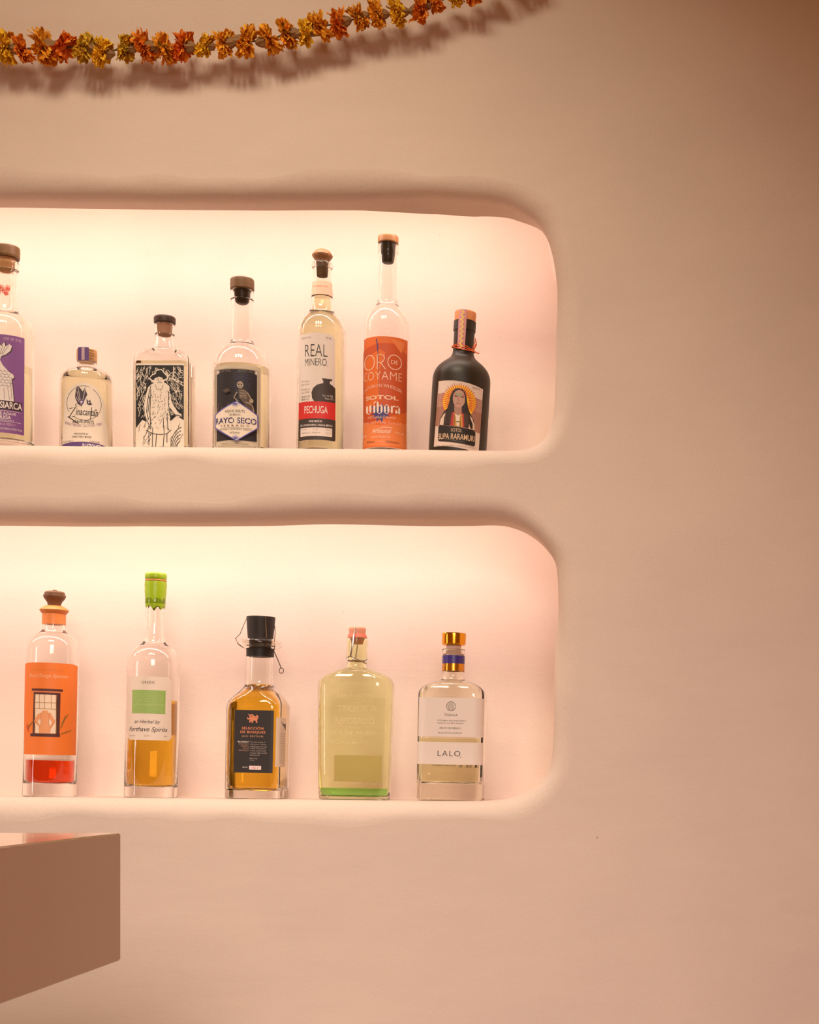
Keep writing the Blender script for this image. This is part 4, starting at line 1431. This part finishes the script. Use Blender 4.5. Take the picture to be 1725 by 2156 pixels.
def emboss(items):
    bm = bmesh.new()
    for (t_, xa, xb, ya, yb) in items:
        vs, fs, asp = text_polys(t_, 0.012)
        za, zb = B.zf(Y(yb)), B.zf(Y(ya))
        sa, sb = B.s(X(xa), Y(ya)), B.s(X(xb), Y(ya))
        f1 = [bm.verts.new((sa + (sb - sa) * u, -B.b - 0.0004, za + (zb - za) * v)) for u, v in vs]
        for f in fs: bm.faces.new([f1[i] for i in f])
    m = bpy.data.materials.new('embossed_glint'); m.use_nodes = True
    p = m.node_tree.nodes['Principled BSDF']
    p.inputs['Base Color'].default_value = (0.95, 0.8, 0.5, 1); p.inputs['Alpha'].default_value = 0.16; p.inputs['Roughness'].default_value = 0.15
    o = from_bm('embossed_lettering', bm, m, B.root, smooth=False, recalc=False)
    o['kind'] = 'stuff'
    return o


emboss([('CASA NACIONAL', 200, 710, 690, 730), ('TEQUILA', 255, 625, 800, 860), ('REPOSADO', 240, 600, 910, 968), ('100% DE AGAVE', 190, 620, 1030, 1065),
        ('HECHO EN MEXICO', 195, 540, 1120, 1150), ('CONT. NET. 750 ML', 200, 640, 1495, 1520)])
back_rect(B, 51, 1590, 1646, backlit_paper('olive_back_paper', (255, 250, 215)))

# ---- lower 5: rectangular bottle, white two-part label, gold cap
B = Bottle(949, 'low', 1.2, 'rectangular clear bottle with gold cap, blue neck band and split white label', (69, 47, 22))
bp = B.base_py
B.glass([[(bp, 68, 46, 20), (1500, 69, 47, 22)], [(1500, 69, 47, 22), (1468, 69, 47, 22), (1457, 67.5, 46, 24), (1449, 62, 44, 26), (1442, 52, 40, 30), (1437, 40, 34, 32), (1433, 27, 27, 27)], [(1433, 26), (1426, 23), (1415, 22.6), (1376, 22.8)], [(1374, 24), (1368, 24.4)]], 7, 1650, glass('pale_olive_glass', (0.975, 0.97, 0.90)))
B.liquid(1556, SPIRIT)
GOLD = mat('polished_gold', (236, 166, 46), 0.18, 1.0)
B.lathe('cap', [[(1359, 22), (1356, 25)], [(1356, 25), (1336, 25.4), (1333.5, 24.5)]], GOLD, 'polished gold cap', seg=6)
B.lathe('stopper', [[(1412, 13), (1408, 15.5), (1370, 16), (1358, 15)]], mat('white_stopper', (232, 196, 176), 0.6))
B.band('neck_band', 1381, 1398, (23, 23), mat('blue_foil', (58, 40, 118), 0.35), 0.0004, 'blue foil band on neck')
B.band('neck_foil', 1398, 1413.5, (23, 23), mat('gold_foil', (222, 150, 50), 0.22, 0.9), 0.0004, 'gold foil band on neck')
WP = ink((232, 216, 206))


def pr(s):
    c = zt2 = (X(1294), Y(806))
    s.ring(c[0], c[1], 9.6, 9.8, .9, DGREY)
    s.ring(c[0], c[1] + 2, 5.6, 8, .8, DGREY, 180, 360, 16)
    s.ring(c[0], c[1] + 2, 3.2, 5.4, .8, DGREY, 180, 360, 16)
    s.lines([[(c[0] - 5.6, c[1] + 2), (c[0] - 5.6, c[1] + 7.6)], [(c[0] + 5.6, c[1] + 2), (c[0] + 5.6, c[1] + 7.6)], [(c[0] - 3.2, c[1] + 2), (c[0] - 3.2, c[1] + 9)], [(c[0] + 3.2, c[1] + 2), (c[0] + 3.2, c[1] + 9)], [(c[0], c[1] - 2), (c[0], c[1] + 9.6)]], .8, DGREY)
    s.lines([[(c[0] + 7 * math.cos(t), c[1] + 7 * math.sin(t)), (c[0] + 9.6 * math.cos(t), c[1] + 9.6 * math.sin(t))] for t in [math.radians(q) for q in range(180, 361, 26)]], .8, DGREY)
    s.text('TEQUILA', X(1230), X(1352), Y(874), Y(897), DGREY, 0, spacing=1.1)
    s.text('100% agave azul tequila blanco', X(1170), X(1432), Y(928), Y(946), DGREY, 0, res=1)
    s.text('destilled in Los Altos de Jalisco', X(1170), X(1408), Y(951), Y(970), DGREY, 0, res=1)
    s.text('HECHO EN MÉXICO', X(1190), X(1385), Y(992), Y(1012), DGREY, 0, res=1)
    s.text('40% ALC BY VOL / 80 PROOF', X(1175), X(1392), Y(1040), Y(1056), DGREY, 0, res=1)


label_part(B, lambda s: s.rect(882, 1469, 1019.5, 1551, WP), pr, 'upper white paper label')


def pr(s):
    s.text('LALO', X(1172), X(1378), Y(1210), Y(1260), BLK, -0.006, spacing=1.25)
    s.ell(X(1381), Y(1268), .8, 1.2, BLK, 8)


label_part(B, lambda s: s.rect(879, 1562.5, 1017, 1609.5, WP), pr, 'lower white paper label')
# lettering printed on the back of the glass, read through it
bm = bmesh.new()
for t_, xa, xb, ya, yb in (('DISTILLED IN MEXICO', 1115, 1330, 1340, 1352), ('HAND', 1360, 1390, 1336, 1362), ('WIDE', 1420, 1530, 1336, 1362)):
    vs, fs, asp = text_polys(t_, 0.01)
    q = [bm.verts.new((((X(xb) - (X(xb) - X(xa)) * u) - 952) / S, B.b + 0.0004, B.z(Y(yb)) + (Y(yb) - Y(ya)) / S * v)) for u, v in vs]
    for f in fs: bm.faces.new([q[i] for i in f])
from_bm('back_lettering', bm, BLK, B.root, smooth=False, recalc=False)

# ------------------------------------------------------------------ marigold garland
GY = -0.038          # hangs this far in front of the wall
FLW = [(-110, 96, 34, 'o'), (-68, 100, 34, 'y'), (-30, 101, 34, 'g'), (10, 100, 36, 'y'), (46, 103, 31, 'o'), (92, 99, 42, 'g'), (135, 100, 34, 'r'), (178, 101, 32, 'l'), (214, 110, 31, 'y'),
       (265, 101, 30, 'l'), (303, 99, 35, 'o'), (346, 100, 34, 'lo'), (386, 98, 33, 'r'), (431, 97, 26, 'y'), (472, 92, 31, 'g'), (519, 88, 36, 'g'),
       (567, 83, 34, 'g'), (604, 72, 32, 'lo'), (645, 71, 29, 'y'), (674, 57, 34, 'g'), (713, 49, 32, 'o'), (756, 38, 29, 'lo'), (793, 30, 31, 'g'),
       (836, 27, 30, 'y'), (887, 19, 31, 'o'), (915, 6, 22, 'o'), (955, -8, 25, 'y'), (996, -16, 28, 'o'), (1040, -34, 29, 'g'), (1082, -52, 30, 'y'), (1124, -74, 30, 'o'), (1165, -98, 28, 'g')]
gar = bpy.data.objects.new('marigold_garland', None)
COL.objects.link(gar)
gar.location = P(519, 88, GY)
tag(gar, 'garland of dried orange and yellow marigolds strung across wall above upper niche', 'garland')


def petal_mat(name, c1, c2, c3):
    m = bpy.data.materials.new(name); m.use_nodes = True
    nt = m.node_tree; b = nt.nodes['Principled BSDF']
    tc = nt.nodes.new('ShaderNodeTexCoord')
    n = nt.nodes.new('ShaderNodeTexNoise'); n.inputs['Scale'].default_value = 110; n.inputs['Detail'].default_value = 5
    rp = nt.nodes.new('ShaderNodeValToRGB')
    rp.color_ramp.elements[0].position = 0.34; rp.color_ramp.elements[0].color = (*lin(c1), 1)
    rp.color_ramp.elements[1].position = 0.68; rp.color_ramp.elements[1].color = (*lin(c3), 1)
    e = rp.color_ramp.elements.new(0.5); e.color = (*lin(c2), 1)
    nt.links.new(tc.outputs['Object'], n.inputs['Vector']); nt.links.new(n.outputs['Fac'], rp.inputs['Fac'])
    nt.links.new(rp.outputs['Color'], b.inputs['Base Color'])
    b.inputs['Roughness'].default_value = 0.75
    return m


PM = {'o': petal_mat('dried_orange_petals', (200, 96, 10), (238, 136, 20), (250, 172, 40)),
      'r': petal_mat('dried_deep_orange_petals', (198, 84, 8), (236, 118, 16), (246, 162, 36)),
      'y': petal_mat('dried_yellow_petals', (214, 156, 16), (246, 196, 30), (252, 214, 60)),
      'g': petal_mat('dried_golden_petals', (204, 124, 16), (242, 168, 28), (250, 194, 56)),
      'l': petal_mat('dried_olive_petals', (166, 130, 24), (226, 180, 40), (242, 198, 60)),
      'lo': petal_mat('dried_mixed_petals', (176, 128, 22), (238, 162, 30), (246, 146, 30))}
M_CAL = mat('dried_calyx', (150, 112, 72), 0.8, noise=0.25, nscale=200)
KG = FPX / (D + GY)
for i, (px, py, rad, kd) in enumerate(FLW):
    a_ = FLW[max(i - 1, 0)]; b_ = FLW[min(i + 1, len(FLW) - 1)]
    ang = math.atan2(-(b_[1] - a_[1]), b_[0] - a_[0])
    r = random.Random(100 + i)
    bm = bmesh.new()
    R = rad / KG
    side = 1 if i in (8, 10, 12, 5, 2) or r.random() < .6 else -1
    lean_ = r.uniform(.15, .5) * (1 if r.random() < .5 else -1)
    NP = 96
    for k in range(NP):
        layer = k / NP
        phi = r.uniform(0, 2 * PI)
        ld = R * r.uniform(.62, 1.0) * (1.0 if abs(math.sin(phi)) > .5 else .8)
        tilt = (layer - .5) * .62 + r.uniform(-.12, .12) + lean_ * math.sin(phi) * .8
        dirv = Vector((math.sin(tilt) * -side, math.cos(tilt) * math.cos(phi) * .8, math.cos(tilt) * math.sin(phi)))
        tang = dirv.cross(Vector((1, 0, 0))).normalized()
        tang = (tang + Vector((1, 0, 0)) * r.uniform(-1.0, 1.0)).normalized()
        nrm = dirv.cross(tang).normalized()
        w = r.uniform(5.5, 9.5) / KG
        base = Vector((-side * (layer - .5) * 9 / KG, 0, 0)) + dirv * R * .08
        rows = []
        curl = r.uniform(-.3, .3)
        for q in range(5):
            t = q / 4
            c = base + dirv * ld * t + nrm * (curl * ld * t * t) + nrm * r.uniform(-.5, .5) / KG
            ww = w * (0.25, 0.6, 0.95, 1.1, 0.8)[q]
            row = []
            for h in range(5):
                u = h / 2 - 1
                zig = (1.6 if h % 2 else -1.2) / KG * t * r.uniform(.5, 1.3)
                tip = (r.uniform(-2.5, 2.5) / KG - abs(u) * 3.0 / KG) if q == 4 else 0
                row.append(bm.verts.new(c + tang * ww * u + nrm * zig + dirv * tip))
            rows.append(row)
        for q in range(4):
            for h in range(4):
                bm.faces.new((rows[q][h], rows[q][h + 1], rows[q + 1][h + 1], rows[q + 1][h]))
    fl = from_bm('marigold', bm, PM[kd], gar, smooth=False, recalc=False)
    fl.location = P(px, py, GY) - gar.location
    fl.rotation_euler = (0, -ang + r.uniform(-.15, .15), r.uniform(-.2, .2))
    bm = bmesh.new()
    cr = rad * .30
    pts = [(-side * 0.0, 2.0), (.12, cr), (.45, cr * 1.12), (.8, cr * .72), (1, 2.0)]
    prev = None
    L_ = min(30, rad * .85)
    for (t, rr) in catmull(pts, 4):
        vs = []
        for k in range(16):
            th = 2 * PI * k / 16
            q_ = max(.6, rr) * (1 + (.10 if k % 2 else -.06)) / KG
            vs.append(bm.verts.new((side * (2 + t * L_) / KG, q_ * math.cos(th), q_ * math.sin(th))))
        if prev:
            for k in range(16): bm.faces.new((prev[k], prev[(k + 1) % 16], vs[(k + 1) % 16], vs[k]))
        else: f0 = vs
        prev = vs
    bm.faces.new(prev); bm.faces.new(list(reversed(f0)))
    from_bm('calyx', bm, M_CAL, fl, sharp=50)
bm = bmesh.new()
tube(bm, [P(x, y, GY) - gar.location for x, y in catmull([(-400, 60)] + [(f[0], f[1]) for f in FLW] + [(1330, -220), (1500, -380)], 3)], 0.0013, 6)
from_bm('string', bm, mat('twine', (96, 78, 52), 0.9), gar)

bpy.context.view_layer.update()
